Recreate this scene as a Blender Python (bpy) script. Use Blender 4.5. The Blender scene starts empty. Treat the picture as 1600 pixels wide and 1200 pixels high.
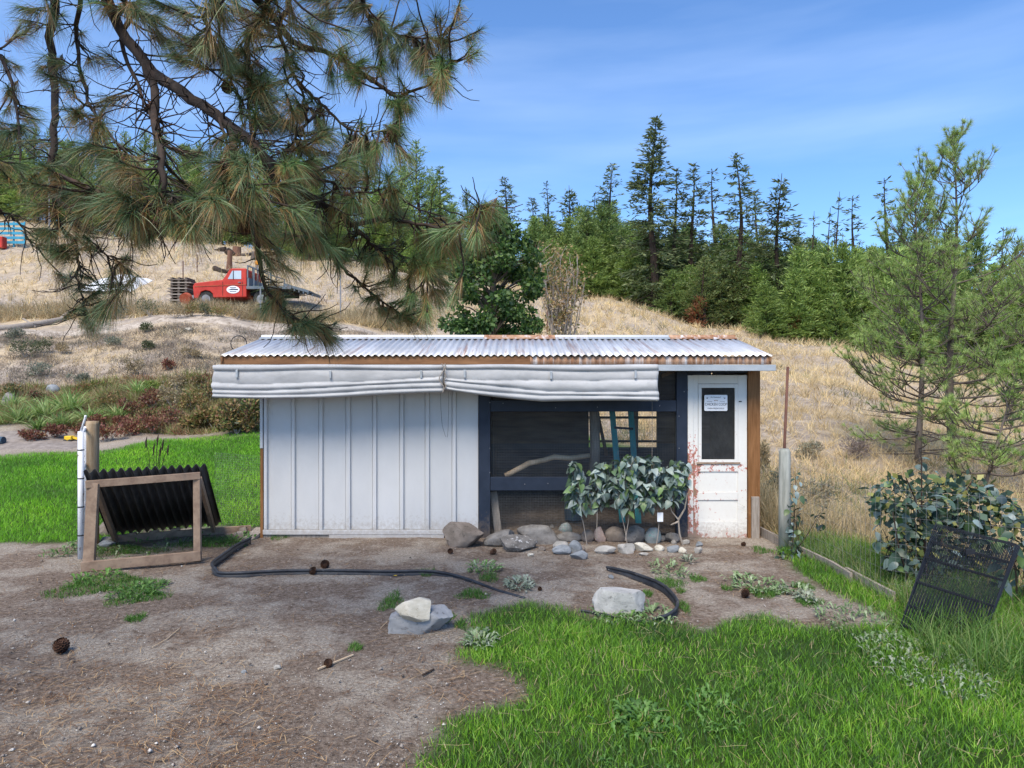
import bpy, bmesh, math, random
import numpy as np
from mathutils import Vector, Matrix, Euler, noise as mn
random.seed(7); np.random.seed(7)
RNG = np.random.default_rng(11)
R = math.radians
scene = bpy.context.scene
COL = scene.collection

# ------------------------------------------------------------------ camera
FX, CH = 1067.0, 1.9
cd = bpy.data.cameras.new('camera'); cam = bpy.data.objects.new('camera', cd); COL.objects.link(cam)
cam.location = (0, 0, CH); cam.rotation_euler = (R(90), 0, 0)
cd.sensor_width = 36; cd.lens = 36 * FX / 1600; cd.clip_start = 0.05; cd.clip_end = 3000
scene.camera = cam

# ------------------------------------------------------------------ light
SUN_EL, SUN_AZ = R(52), R(200)      # azimuth clockwise from +Y
w = bpy.data.worlds.new('World'); scene.world = w; w.use_nodes = True
nt = w.node_tree; nt.nodes.clear()
def nn(nt, t, **k):
    n = nt.nodes.new(t)
    for a, b in k.items():
        if a in n.inputs: n.inputs[a].default_value = b
        else: setattr(n, a, b)
    return n
sky = nn(nt, 'ShaderNodeTexSky'); sky.sky_type = 'NISHITA'; sky.sun_disc = False
sky.sun_elevation = SUN_EL; sky.sun_rotation = SUN_AZ; sky.air_density = 1.0; sky.dust_density = 0.6; sky.ozone_density = 1.6
tcw = nn(nt, 'ShaderNodeTexCoord')
mpw = nn(nt, 'ShaderNodeMapping'); mpw.inputs['Scale'].default_value = (1.6, 1.6, 11.0); mpw.inputs['Rotation'].default_value = (0, R(3), 0)
nz = nn(nt, 'ShaderNodeTexNoise'); nz.inputs['Scale'].default_value = 1.1; nz.inputs['Detail'].default_value = 5; nz.inputs['Roughness'].default_value = .5
rp = nn(nt, 'ShaderNodeValToRGB'); rp.color_ramp.elements[0].position = .42; rp.color_ramp.elements[1].position = .80
mulc = nn(nt, 'ShaderNodeMix'); mulc.data_type = 'RGBA'; mulc.blend_type = 'MULTIPLY'; mulc.inputs[0].default_value = 1
mulc.inputs[7].default_value = (0.72, 0.99, 1.30, 1)
mc = nn(nt, 'ShaderNodeMix'); mc.data_type = 'RGBA'; mc.inputs[7].default_value = (7.0, 8.2, 9.8, 1)
fm = nn(nt, 'ShaderNodeMath'); fm.operation = 'MULTIPLY'; fm.inputs[1].default_value = .17
bgn = nn(nt, 'ShaderNodeBackground'); bgn.inputs['Strength'].default_value = .095
ow = nn(nt, 'ShaderNodeOutputWorld')
L = nt.links.new
L(tcw.outputs['Generated'], mpw.inputs[0]); L(mpw.outputs[0], nz.inputs['Vector']); L(nz.outputs['Fac'], rp.inputs[0])
L(rp.outputs[0], fm.inputs[0]); L(fm.outputs[0], mc.inputs[0]); L(sky.outputs[0], mulc.inputs[6]); L(mulc.outputs[2], mc.inputs[6])
L(mc.outputs[2], bgn.inputs[0]); L(bgn.outputs[0], ow.inputs[0])
sd = bpy.data.lights.new('sun', 'SUN'); sd.energy = 2.8; sd.angle = R(30); sd.color = (1, .885, .72)
sun = bpy.data.objects.new('sun', sd); COL.objects.link(sun)
dv = Vector((math.sin(SUN_AZ) * math.cos(SUN_EL), math.cos(SUN_AZ) * math.cos(SUN_EL), math.sin(SUN_EL)))
sun.rotation_euler = dv.to_track_quat('Z', 'Y').to_euler(); sun.location = dv * 50
vs = scene.view_settings; vs.view_transform = 'Standard'; vs.look = 'None'; vs.exposure = 0.97; vs.gamma = 1; vs.use_curve_mapping = False

# ------------------------------------------------------------------ helpers
ORG = {}
def FXX(px, Y): return (px - 800) / FX * Y
def ZZ(py, Y): return CH - (py - 600) / FX * Y
def P(px, py, Y): return Vector((FXX(px, Y), Y, ZZ(py, Y)))
def tag(o, label=None, cat=None, group=None, kind=None):
    if label: o['label'] = label
    if cat: o['category'] = cat
    if group: o['group'] = group
    if kind: o['kind'] = kind
    return o
def empty(name, loc, label=None, cat=None, group=None):
    o = bpy.data.objects.new(name, None); o.empty_display_size = .1; o.location = loc; COL.objects.link(o)
    ORG[o] = Vector(loc); return tag(o, label, cat, group)
def link_mesh(name, me, parent=None, loc=None):
    o = bpy.data.objects.new(name, me); COL.objects.link(o)
    if parent is not None:
        o.parent = parent; p = ORG[parent]
        if loc is None: loc = p
        o.location = Vector(loc) - p
    elif loc is not None: o.location = loc
    ORG[o] = Vector(loc) if loc is not None else Vector((0, 0, 0))
    return o
def build(name, V, F, mat, parent=None, smooth=False, col=None, loc=None, bevel=0, label=None, cat=None, group=None, kind=None):
    """V world coordinates; loc = origin (default: the parent's)"""
    V = np.asarray(V, dtype=np.float32).reshape(-1, 3)
    if loc is None and parent is not None: loc = ORG[parent]
    if loc is not None: V = V - np.array(loc, dtype=np.float32)
    me = bpy.data.meshes.new(name)
    if isinstance(F, np.ndarray):
        n, k = F.shape
        me.vertices.add(len(V)); me.vertices.foreach_set('co', V.ravel())
        me.loops.add(n * k); me.loops.foreach_set('vertex_index', F.astype(np.int32).ravel())
        me.polygons.add(n); me.polygons.foreach_set('loop_start', np.arange(0, n * k, k, dtype=np.int32))
        me.polygons.foreach_set('loop_total', np.full(n, k, dtype=np.int32))
        me.update(calc_edges=True)
    else:
        me.from_pydata([tuple(map(float, v)) for v in V], [], F); me.update()
    if smooth: me.polygons.foreach_set('use_smooth', [True] * len(me.polygons))
    if col is not None:
        a = me.color_attributes.new('Col', 'FLOAT_COLOR', 'POINT')
        c = np.ones((len(V), 4), dtype=np.float32); c[:, :3] = np.asarray(col)[:, :3]; a.data.foreach_set('color', c.ravel())
    if mat: me.materials.append(mat)
    o = link_mesh(name, me, parent, loc)
    if bevel:
        b = o.modifiers.new('bevel', 'BEVEL'); b.width = bevel; b.segments = 2; b.limit_method = 'ANGLE'; b.angle_limit = R(40)
    return tag(o, label, cat, group, kind)
class MB:
    def __init__(s): s.v = []; s.f = []
    def add(s, V, F):
        n = len(s.v); s.v += [tuple(v) for v in V]; s.f += [tuple(i + n for i in f) for f in F]; return s
    def box(s, x0, x1, y0, y1, z0, z1):
        V = [(x, y, z) for z in (z0, z1) for y in (y0, y1) for x in (x0, x1)]
        return s.add(V, [(0, 2, 3, 1), (4, 5, 7, 6), (0, 1, 5, 4), (2, 6, 7, 3), (0, 4, 6, 2), (1, 3, 7, 5)])
    def beam(s, a, b, wd, th, up=(0, 0, 1)):
        """rectangular bar from a to b: wd across (perpendicular to up), th along up"""
        a = Vector(a); b = Vector(b); d = (b - a).normalized(); u = Vector(up); sx = d.cross(u)
        if sx.length < 1e-4: sx = d.cross(Vector((0, 1, 0)))
        sx.normalize(); u = sx.cross(d).normalized(); V = []
        for p in (a, b):
            for i, j in ((-1, -1), (1, -1), (1, 1), (-1, 1)): V.append(p + sx * i * wd / 2 + u * j * th / 2)
        return s.add(V, [(0, 3, 2, 1), (4, 5, 6, 7), (0, 1, 5, 4), (1, 2, 6, 5), (2, 3, 7, 6), (3, 0, 4, 7)])
    def tube(s, pts, rad, n=8, cap=True):
        pts = [Vector(p) for p in pts]
        if not hasattr(rad, '__len__'): rad = [rad] * len(pts)
        V = []; F = []; pu = None
        for i, p in enumerate(pts):
            d = (pts[min(i + 1, len(pts) - 1)] - pts[max(i - 1, 0)])
            if d.length < 1e-9: d = Vector((0, 0, 1))
            d.normalize()
            if pu is None:
                pu = d.cross(Vector((0, 1, 0)));
                if pu.length < .1: pu = d.cross(Vector((1, 0, 0)))
            u = (pu - d * pu.dot(d)).normalized(); pu = u; q = d.cross(u)
            for k in range(n):
                t = 2 * math.pi * k / n; V.append(p + (u * math.cos(t) + q * math.sin(t)) * rad[i])
        for i in range(len(pts) - 1):
            for k in range(n):
                a = i * n + k; b = i * n + (k + 1) % n; F.append((a, b, b + n, a + n))
        if cap: F.append(tuple(range(n))[::-1]); F.append(tuple(range((len(pts) - 1) * n, len(pts) * n)))
        return s.add(V, F)
    def lathe(s, c, prof, n=16):
        return s.tube([Vector(c) + Vector((0, 0, z)) for r, z in prof], [r for r, z in prof], n)
    def prism(s, poly, ax, a0, a1):
        """poly list of 2D points in the other two axes; ax 0/1/2 extrude axis"""
        def mk(p, a):
            return {0: (a, p[0], p[1]), 1: (p[0], a, p[1]), 2: (p[0], p[1], a)}[ax]
        n = len(poly)
        V = [mk(p, a0) for p in poly] + [mk(p, a1) for p in poly]
        F = [tuple(range(n)), tuple(range(2 * n - 1, n - 1, -1))] + [(i, i + n, (i + 1) % n + n, (i + 1) % n) for i in range(n)]
        return s.add(V, F)
    def go(s, name, mat, parent=None, **k):
        # make normals consistent
        o = build(name, s.v, s.f, mat, parent, **k)
        bm = bmesh.new(); bm.from_mesh(o.data); bmesh.ops.recalc_face_normals(bm, faces=bm.faces); bm.to_mesh(o.data); bm.free()
        return o
def copy_tree(o, parent=None, loc=None):
    c = o.copy(); COL.objects.link(c); ORG[c] = Vector(loc) if loc is not None else ORG[o]
    if parent is not None: c.parent = parent
    if loc is not None: c.location = loc
    for ch in list(o.children): copy_tree(ch, c)
    return c

# ------------------------------------------------------------------ materials
MATS = {}
def srgb(r, g, b):
    f = lambda c: (c / 12.92 if c <= .04045 else ((c + .055) / 1.055) ** 2.4)
    return (f(r / 255), f(g / 255), f(b / 255), 1)
def c4(c): return (c[0], c[1], c[2], 1)
def mat(name, c1, c2=None, scale=8, stretch=(1, 1, 1), rough=.8, bump=.2, metal=0, detail=6, lo=.35, hi=.65, c3=None, s3=2, t3=(.55, .7), bscale=None, rnd=.0, stretch3=None, spec=.3, bdist=.01):
    m = bpy.data.materials.new(name); m.use_nodes = True; nt = m.node_tree; b = nt.nodes['Principled BSDF']; L = nt.links.new
    b.inputs['Roughness'].default_value = rough; b.inputs['Metallic'].default_value = metal; b.inputs['Specular IOR Level'].default_value = spec
    tc = nn(nt, 'ShaderNodeTexCoord'); mp = nn(nt, 'ShaderNodeMapping'); mp.inputs['Scale'].default_value = stretch
    L(tc.outputs['Object'], mp.inputs[0])
    oi = nn(nt, 'ShaderNodeObjectInfo'); ad = nn(nt, 'ShaderNodeVectorMath'); ad.operation = 'ADD'
    sc_ = nn(nt, 'ShaderNodeVectorMath'); sc_.operation = 'SCALE'; sc_.inputs[3].default_value = 17.3
    cb = nn(nt, 'ShaderNodeCombineXYZ'); L(oi.outputs['Random'], cb.inputs[0]); L(oi.outputs['Random'], cb.inputs[2]); L(cb.outputs[0], sc_.inputs[0])
    L(mp.outputs[0], ad.inputs[0]); L(sc_.outputs[0], ad.inputs[1])
    n1 = nn(nt, 'ShaderNodeTexNoise'); n1.inputs['Scale'].default_value = scale; n1.inputs['Detail'].default_value = detail; n1.inputs['Roughness'].default_value = .65
    L(ad.outputs[0], n1.inputs['Vector'])
    r1 = nn(nt, 'ShaderNodeValToRGB'); r1.color_ramp.elements[0].position = lo; r1.color_ramp.elements[1].position = hi
    r1.color_ramp.elements[0].color = c4(c1); r1.color_ramp.elements[1].color = c4(c2 or c1); L(n1.outputs['Fac'], r1.inputs[0])
    out = r1.outputs[0]
    if c3 is not None:
        n3 = nn(nt, 'ShaderNodeTexNoise'); n3.inputs['Scale'].default_value = s3; n3.inputs['Detail'].default_value = 7; n3.inputs['Roughness'].default_value = .7
        if stretch3:
            mp3 = nn(nt, 'ShaderNodeMapping'); mp3.inputs['Scale'].default_value = stretch3; L(ad.outputs[0], mp3.inputs[0]); L(mp3.outputs[0], n3.inputs['Vector'])
        else: L(ad.outputs[0], n3.inputs['Vector'])
        r3 = nn(nt, 'ShaderNodeValToRGB'); r3.color_ramp.elements[0].position = t3[0]; r3.color_ramp.elements[1].position = t3[1]; L(n3.outputs['Fac'], r3.inputs[0])
        mx = nn(nt, 'ShaderNodeMix'); mx.data_type = 'RGBA'; mx.inputs[7].default_value = c4(c3); L(r3.outputs[0], mx.inputs[0]); L(out, mx.inputs[6]); out = mx.outputs[2]
    if rnd:
        mr = nn(nt, 'ShaderNodeMapRange'); mr.inputs['To Min'].default_value = 1 - rnd; mr.inputs['To Max'].default_value = 1 + rnd; L(oi.outputs['Random'], mr.inputs[0])
        vm = nn(nt, 'ShaderNodeVectorMath'); vm.operation = 'SCALE'; L(out, vm.inputs[0]); L(mr.outputs[0], vm.inputs[3]); out = vm.outputs[0]
    L(out, b.inputs['Base Color'])
    if bump:
        bp = nn(nt, 'ShaderNodeBump'); bp.inputs['Strength'].default_value = bump; bp.inputs['Distance'].default_value = bdist
        if bscale:
            nb = nn(nt, 'ShaderNodeTexNoise'); nb.inputs['Scale'].default_value = bscale; nb.inputs['Detail'].default_value = 5; L(ad.outputs[0], nb.inputs['Vector']); L(nb.outputs['Fac'], bp.inputs['Height'])
        else: L(n1.outputs['Fac'], bp.inputs['Height'])
        L(bp.outputs[0], b.inputs['Normal'])
    MATS[name] = m; m['out'] = 0
    return m
def folmat(name, rough=.6, trans=.35, rnd=.15, gloss=.04):
    m = bpy.data.materials.new(name); m.use_nodes = True; nt = m.node_tree; nt.nodes.clear(); L = nt.links.new
    at = nn(nt, 'ShaderNodeAttribute'); at.attribute_name = 'Col'
    oi = nn(nt, 'ShaderNodeObjectInfo'); mr = nn(nt, 'ShaderNodeMapRange'); mr.inputs['To Min'].default_value = 1 - rnd; mr.inputs['To Max'].default_value = 1 + rnd; L(oi.outputs['Random'], mr.inputs[0])
    vm = nn(nt, 'ShaderNodeVectorMath'); vm.operation = 'SCALE'; L(at.outputs['Color'], vm.inputs[0]); L(mr.outputs[0], vm.inputs[3])
    d = nn(nt, 'ShaderNodeBsdfDiffuse'); t = nn(nt, 'ShaderNodeBsdfTranslucent'); mx = nn(nt, 'ShaderNodeMixShader'); mx.inputs[0].default_value = trans
    g = nn(nt, 'ShaderNodeBsdfGlossy'); g.inputs['Roughness'].default_value = rough; m2 = nn(nt, 'ShaderNodeMixShader'); m2.inputs[0].default_value = gloss
    o = nn(nt, 'ShaderNodeOutputMaterial')
    L(vm.outputs[0], d.inputs[0]); L(vm.outputs[0], t.inputs[0]); L(d.outputs[0], mx.inputs[1]); L(t.outputs[0], mx.inputs[2])
    L(mx.outputs[0], m2.inputs[1]); L(g.outputs[0], m2.inputs[2]); L(m2.outputs[0], o.inputs[0])
    return m
M_FOL = folmat('foliage'); M_NEED = folmat('pine_needles', trans=.15, gloss=.06, rough=.45); M_GRASS = folmat('grass_blades', trans=.4, rnd=0)
M_DRY = folmat('dry_grass', trans=.3, rnd=0, gloss=0); M_LEAF = folmat('leaf_surface', trans=.2, gloss=.04, rough=.45, rnd=.3)
M_LIT = folmat('litter', trans=0, rnd=0, gloss=0)
M_BARK = mat('bark', (.016, .012, .010), (.055, .040, .032), 9, (1, 1, .35), .95, .9, c3=(.085, .050, .034), s3=3, t3=(.52, .7), bdist=.02)
M_BARKF = mat('grey_brown_bark', (.07, .055, .045), (.17, .14, .12), 5, (1, 1, .3), .95, .5)
M_BARKR = mat('reddish_bark', (.12, .06, .04), (.22, .12, .08), 5, (1, 1, .3), .95, .5)
M_NAVY = mat('navy_paint', (.014, .022, .040), (.022, .032, .055), 6, (1, 1, 1), .55, .15, c3=(.05, .065, .09), s3=40, t3=(.68, .74))
M_WHITEMET = mat('white_painted_metal', (.49, .50, .515), (.55, .56, .575), 1.4, (1, 1, .5), .5, .03, c3=(.33, .35, .38), s3=14, t3=(.70, .80), rnd=.03)
M_CANVAS = mat('grey_canvas', (.34, .35, .365), (.44, .45, .465), 3, (1, 1, 2), .95, .5, c3=(.25, .25, .26), s3=5, t3=(.6, .8), bscale=350, bdist=.001)
M_ROOF = mat('galvanised_roofing', (.44, .455, .475), (.60, .61, .63), 2.5, (3, .5, 1), .42, .05, metal=.35, c3=(.27, .14, .09), s3=1.5, t3=(.53, .72), stretch3=(2.6, .5, 1), rnd=.08)
M_RUST = mat('rusty_sheet', (.20, .08, .035), (.46, .30, .20), 9, (1, 1, .3), .8, .3, c3=(.62, .60, .60), s3=5, t3=(.52, .66), stretch3=(2, 1, .35))
M_FASCIA = mat('brown_fascia', (.12, .055, .025), (.24, .125, .06), 5, (.35, 1, 2), .8, .4, c3=(.10, .05, .03), s3=4, t3=(.6, .75))
M_BROWNPOST = mat('brown_stained_wood', (.15, .065, .02), (.26, .125, .05), 14, (3, 3, .25), .7, .3)
M_FRAMEW = mat('weathered_pine', (.19, .13, .095), (.33, .24, .175), 10, (1, 1, 1), .85, .4, c3=(.13, .10, .08), s3=5, t3=(.58, .74))
M_GREYW = mat('grey_weathered_wood', (.20, .17, .145), (.36, .32, .28), 14, (3, 3, .3), .9, .5)
M_POSTG = mat('greenish_treated_post', (.20, .21, .19), (.36, .37, .34), 9, (2, 2, .25), .9, .6, c3=(.16, .20, .17), s3=4, t3=(.5, .65))
M_POSTT = mat('tan_round_post', (.24, .17, .10), (.40, .31, .21), 9, (2, 2, .25), .9, .5)
M_FLASH = mat('grey_metal_flashing', (.34, .37, .40), (.46, .49, .52), 4, (.5, 1, 1), .45, .05, metal=.4)
M_BLACKC = mat('black_corrugated_sheet', (.022, .023, .027), (.045, .047, .052), 5, (1, 1, 1), .6, .15)
M_BLACKW = mat('black_wire', (.010, .011, .016), (.02, .022, .03), 5, (1, 1, 1), .45, 0)
M_EDGE = mat('black_plastic_edging', (.016, .018, .024), (.05, .055, .065), 6, (1, 1, 1), .5, .2, c3=(.16, .15, .15), s3=9, t3=(.62, .78))
M_TEAL = mat('teal_paint', (.03, .22, .25), (.05, .32, .35), 8, (1, 1, .4), .55, .1, c3=(.16, .28, .28), s3=12, t3=(.62, .72))
M_BLUEP = mat('dark_blue_plastic', (.03, .06, .09), (.04, .08, .12), 4, (1, 1, 1), .5, .05)
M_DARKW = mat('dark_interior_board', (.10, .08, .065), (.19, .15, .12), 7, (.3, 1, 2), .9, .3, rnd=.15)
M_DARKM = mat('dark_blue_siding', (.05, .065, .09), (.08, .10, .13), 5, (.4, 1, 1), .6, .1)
M_PEEL = mat('peeled_branch', (.42, .31, .20), (.60, .47, .33), 7, (.6, 1, 1), .7, .3)
M_GALV = mat('galvanised_wire', (.22, .22, .23), (.3, .3, .31), 5, (1, 1, 1), .5, 0, metal=.5)
M_MESH = mat('dark_hardware_cloth', (.10, .105, .11), (.17, .175, .18), 5, (1, 1, 1), .5, 0, metal=.3)
M_RUSTP = mat('rusty_pipe', (.09, .04, .03), (.16, .08, .06), 20, (1, 1, .3), .85, .4)
M_CHIPW = mat('chipped_white_gate_paint', (.68, .70, .74), (.78, .79, .81), 6, (1, 1, .6), .6, .2, c3=(.22, .17, .14), s3=16, t3=(.60, .64))
M_RED = mat('faded_red_paint', (.38, .028, .018), (.52, .05, .03), 2, (1, 1, 1), .4, .05, c3=(.30, .035, .025), s3=1.2, t3=(.55, .8))
M_TYRE = mat('tyre_rubber', (.02, .02, .02), (.04, .04, .04), 8, (1, 1, 1), .9, .2)
M_GLASS = mat('window_glass', (.35, .42, .50), (.55, .60, .66), 1.5, (1, 1, 1), .08, 0, spec=1)
M_STEELB = mat('dark_flatbed_steel', (.09, .12, .15), (.15, .18, .21), 3, (1, 1, 1), .6, .1, c3=(.18, .10, .07), s3=3, t3=(.55, .75))
M_WHITE = mat('white_enamel', (.74, .77, .82), (.80, .82, .86), 4, (1, 1, 1), .4, .02)
M_INK = mat('dark_ink', (.02, .03, .06), None, 4, (1, 1, 1), .6, 0)
M_BROWNINK = mat('brown_ink', (.18, .07, .03), None, 4, (1, 1, 1), .6, 0)
M_BLUE = mat('faded_blue_paint', (.03, .22, .36), (.05, .30, .45), 4, (1, 1, 1), .6, .1)
M_YEL = mat('yellow_plastic', (.65, .42, .02), (.75, .50, .04), 4, (1, 1, 1), .5, .05)
M_ORANGE = mat('orange_lamp_plastic', (.75, .30, .02), None, 4, (1, 1, 1), .4, 0)
M_TARP = mat('white_tarp', (.72, .74, .77), (.84, .86, .88), 3, (1, 1, 1), .7, .3)
M_CONE = mat('pine_cone', (.045, .02, .012), (.13, .07, .045), 30, (1, 1, 1), .85, .3)
M_RUBR = mat('rusty_red_rim', (.30, .05, .025), (.42, .12, .06), 4, (1, 1, 1), .8, .2)
def rockmat(name, c1, c2, c3, s=6): return mat(name, c1, c2, s, (1, 1, 1.5), .95, .8, c3=c3, s3=s * 2.3, t3=(.56, .68), bdist=.012, rnd=.06)
RK = {
 'brown': rockmat('brown_grey_rock', (.145, .12, .10), (.25, .21, .18), (.09, .075, .065), 7),
 'grey': rockmat('grey_rock', (.14, .13, .12), (.25, .235, .22), (.08, .075, .07), 9),
 'speck': rockmat('speckled_rock', (.12, .11, .10), (.24, .22, .20), (.72, .70, .68), 9),
 'blue': rockmat('blue_grey_rock', (.17, .185, .20), (.28, .30, .32), (.11, .12, .13), 9),
 'slate': rockmat('slate_rock', (.22, .23, .245), (.36, .365, .38), (.11, .11, .115), 5),
 'cream': rockmat('cream_stone', (.40, .37, .30), (.56, .53, .46), (.24, .21, .16), 9),
 'pale': rockmat('pale_stone', (.27, .26, .24), (.42, .40, .37), (.17, .16, .15), 8),
 'white': rockmat('white_grey_boulder', (.27, .27, .265), (.43, .43, .42), (.15, .155, .15), 8),
 'pink': rockmat('pinkish_rock', (.30, .22, .19), (.42, .33, .29), (.20, .15, .13), 9),
 'teal': rockmat('greenish_grey_cobble', (.22, .25, .25), (.33, .36, .36), (.06, .32, .27), 9),
}

# door paint: white over red over bare wood, flaking with wear low down and on the latch side
def door_mat():
    m = bpy.data.materials.new('peeling_white_paint'); m.use_nodes = True; nt = m.node_tree; b = nt.nodes['Principled BSDF']; L = nt.links.new
    b.inputs['Roughness'].default_value = .6
    tc = nn(nt, 'ShaderNodeTexCoord'); n = nn(nt, 'ShaderNodeTexNoise'); n.inputs['Scale'].default_value = 20; n.inputs['Detail'].default_value = 8; n.inputs['Roughness'].default_value = .75
    mp = nn(nt, 'ShaderNodeMapping'); mp.inputs['Scale'].default_value = (1, 1, .8); L(tc.outputs['Object'], mp.inputs[0]); L(mp.outputs[0], n.inputs['Vector'])
    sx = nn(nt, 'ShaderNodeSeparateXYZ'); L(tc.outputs['Object'], sx.inputs[0])
    mz = nn(nt, 'ShaderNodeMapRange'); mz.inputs[1].default_value = .85; mz.inputs[2].default_value = 1.3; mz.inputs[3].default_value = .02; mz.inputs[4].default_value = 0; L(sx.outputs[2], mz.inputs[0])
    zr = nn(nt, 'ShaderNodeMapRange'); zr.inputs[2].default_value = 2.1; L(sx.outputs[2], zr.inputs[0]); zc = nn(nt, 'ShaderNodeValToRGB'); ze = zc.color_ramp.elements; ze[0].position = 0; ze[0].color = (.13,) * 3 + (1,); ze[1].position = 1; ze[1].color = (0, 0, 0, 1)
    for zp, zv in ((.045, .02), (.20, .0), (.218, .07), (.235, .0), (.255, .0), (.27, .07), (.29, 0), (.37, 0), (.39, .09), (.43, .11), (.455, .0)):
        x = ze.new(zp); x.color = (zv, zv, zv, 1)
    L(zr.outputs[0], zc.inputs[0])
    mxx = nn(nt, 'ShaderNodeMapRange'); mxx.inputs[1].default_value = .0; mxx.inputs[2].default_value = .11; mxx.inputs[3].default_value = .17; mxx.inputs[4].default_value = 0; L(sx.outputs[0], mxx.inputs[0])
    lowm = nn(nt, 'ShaderNodeMath'); lowm.operation = 'MULTIPLY'; L(mxx.outputs[0], lowm.inputs[0])
    mz2 = nn(nt, 'ShaderNodeMapRange'); mz2.inputs[1].default_value = 1.0; mz2.inputs[2].default_value = 1.4; mz2.inputs[3].default_value = 1.2; mz2.inputs[4].default_value = .1; L(sx.outputs[2], mz2.inputs[0]); L(mz2.outputs[0], lowm.inputs[1])
    a1 = nn(nt, 'ShaderNodeMath'); a1.operation = 'ADD'; a0 = nn(nt, 'ShaderNodeMath'); a0.operation = 'ADD'; L(n.outputs['Fac'], a0.inputs[0]); L(zc.outputs[0], a0.inputs[1]); L(a0.outputs[0], a1.inputs[0]); L(mz.outputs[0], a1.inputs[1])
    a2 = nn(nt, 'ShaderNodeMath'); a2.operation = 'ADD'; L(a1.outputs[0], a2.inputs[0]); L(lowm.outputs[0], a2.inputs[1])
    r = nn(nt, 'ShaderNodeValToRGB'); e = r.color_ramp.elements; r.color_ramp.interpolation = 'LINEAR'
    e[0].position = 0; e[0].color = (.74, .74, .72, 1); e[1].position = .655; e[1].color = (.66, .655, .63, 1)
    for p, c in ((.672, (.50, .12, .09, 1)), (.705, (.50, .13, .10, 1)), (.72, (.24, .15, .10, 1)), (1, (.28, .19, .13, 1))):
        x = e.new(p); x.color = c
    L(a2.outputs[0], r.inputs[0]); L(r.outputs[0], b.inputs['Base Color'])
    bp = nn(nt, 'ShaderNodeBump'); bp.inputs['Strength'].default_value = .6; bp.inputs['Distance'].default_value = .003; bp.invert = True
    L(r.outputs['Color'], bp.inputs['Height']); bp.invert = False; L(bp.outputs[0], b.inputs['Normal'])
    return m
M_DOOR = door_mat()

def splash(m, top, c, amt=.75):
    """mud splashed up from the ground: an irregular stain that ends at height top"""
    nt = m.node_tree; b = nt.nodes['Principled BSDF']; L = nt.links.new; src = b.inputs['Base Color'].links[0].from_socket
    tc = nn(nt, 'ShaderNodeTexCoord'); sx = nn(nt, 'ShaderNodeSeparateXYZ'); L(tc.outputs['Object'], sx.inputs[0]); n = nn(nt, 'ShaderNodeTexNoise'); n.inputs['Scale'].default_value = 22; n.inputs['Detail'].default_value = 8; n.inputs['Roughness'].default_value = .8; L(tc.outputs['Object'], n.inputs['Vector'])
    mr = nn(nt, 'ShaderNodeMapRange'); mr.inputs[1].default_value = 0; mr.inputs[2].default_value = top; mr.inputs[3].default_value = .26; mr.inputs[4].default_value = -.12; L(sx.outputs[2], mr.inputs[0])
    ad = nn(nt, 'ShaderNodeMath'); ad.operation = 'ADD'; L(n.outputs['Fac'], ad.inputs[0]); L(mr.outputs[0], ad.inputs[1]); r = nn(nt, 'ShaderNodeMapRange'); r.inputs[1].default_value = .56; r.inputs[2].default_value = .74; r.inputs[4].default_value = amt; L(ad.outputs[0], r.inputs[0])
    mx = nn(nt, 'ShaderNodeMix'); mx.data_type = 'RGBA'; mx.inputs[7].default_value = c4(c); L(r.outputs[0], mx.inputs[0]); L(src, mx.inputs[6]); L(mx.outputs[2], b.inputs['Base Color'])
splash(M_WHITEMET, .45, (.30, .255, .215), .5); splash(M_NAVY, .5, (.12, .10, .085), .7); splash(M_DOOR, .35, (.30, .25, .21), .5)
# ------------------------------------------------------------------ terrain
def zz(py, Y): return ZZ(py, Y)
PROF = [
 (-1400, [(9, 0), (16, .4), (17.8, .75), (20.5, 2.0), (27, 4.8), (33, 7), (55, 17), (80, 22), (140, 30)]),
 (0, [(9, 0), (16, .35), (17.8, .7), (20.5, zz(612, 20.5)), (27, zz(518, 27)), (30, zz(500, 30)), (42, zz(405, 42)), (55, zz(335, 55)), (80, 19), (140, 24)]),
 (300, [(9, 0), (16, .35), (17.8, .65), (20.5, 1.75), (27, zz(508, 27)), (32.5, zz(480, 32.5)), (40, zz(425, 40)), (50, zz(375, 50)), (80, 15), (140, 22)]),
 (500, [(9, 0), (16, .35), (18, .6), (20.5, 1.4), (27, zz(520, 27)), (33, zz(484, 33)), (50, zz(400, 50)), (80, 14), (140, 20)]),
 (700, [(9, 0), (16, .35), (20.5, 1.2), (28, zz(538, 28)), (50, zz(430, 50)), (80, 12), (140, 18)]),
 (930, [(9, 0), (11.5, .2), (16, .8), (28, zz(545, 28)), (50, zz(463, 50)), (62, 8.2), (90, 9), (140, 14)]),
 (1130, [(9, 0), (11.5, .3), (16, 1.05), (22, 1.9), (30, zz(560, 30)), (45, zz(511, 45)), (57, 5.0), (90, 5.5), (140, 9)]),
 (1300, [(9, 0), (11.5, .25), (16, .85), (28, zz(572, 28)), (38, zz(540, 38)), (50, 3.2), (90, 3.5), (140, 7)]),
 (1400, [(9, 0), (11.5, .2), (16, .7), (24, 1.6), (34, zz(563, 34)), (46, 2.2), (90, 2.5), (140, 6)]),
 (1600, [(9, .0), (12, .2), (20, 1.0), (30, zz(592, 30)), (42, 1.2), (90, 1.5), (140, 5)]),
 (3000, [(9, .0), (12, .2), (20, .8), (30, 1.2), (42, .8), (90, 1.2), (140, 3)])]
LY = np.linspace(math.log(2.0), math.log(160), 200); PA = np.array([(p - 800) / FX for p, _ in PROF])
TB = []
for p, t in PROF:
    ys = [2] + [a for a, b in t]; zs = [0] + [b for a, b in t]
    TB.append(np.interp(np.exp(LY), ys, zs))
TB = np.array(TB); k = np.array([1, 3, 5, 3, 1.]); k /= k.sum()
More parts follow.
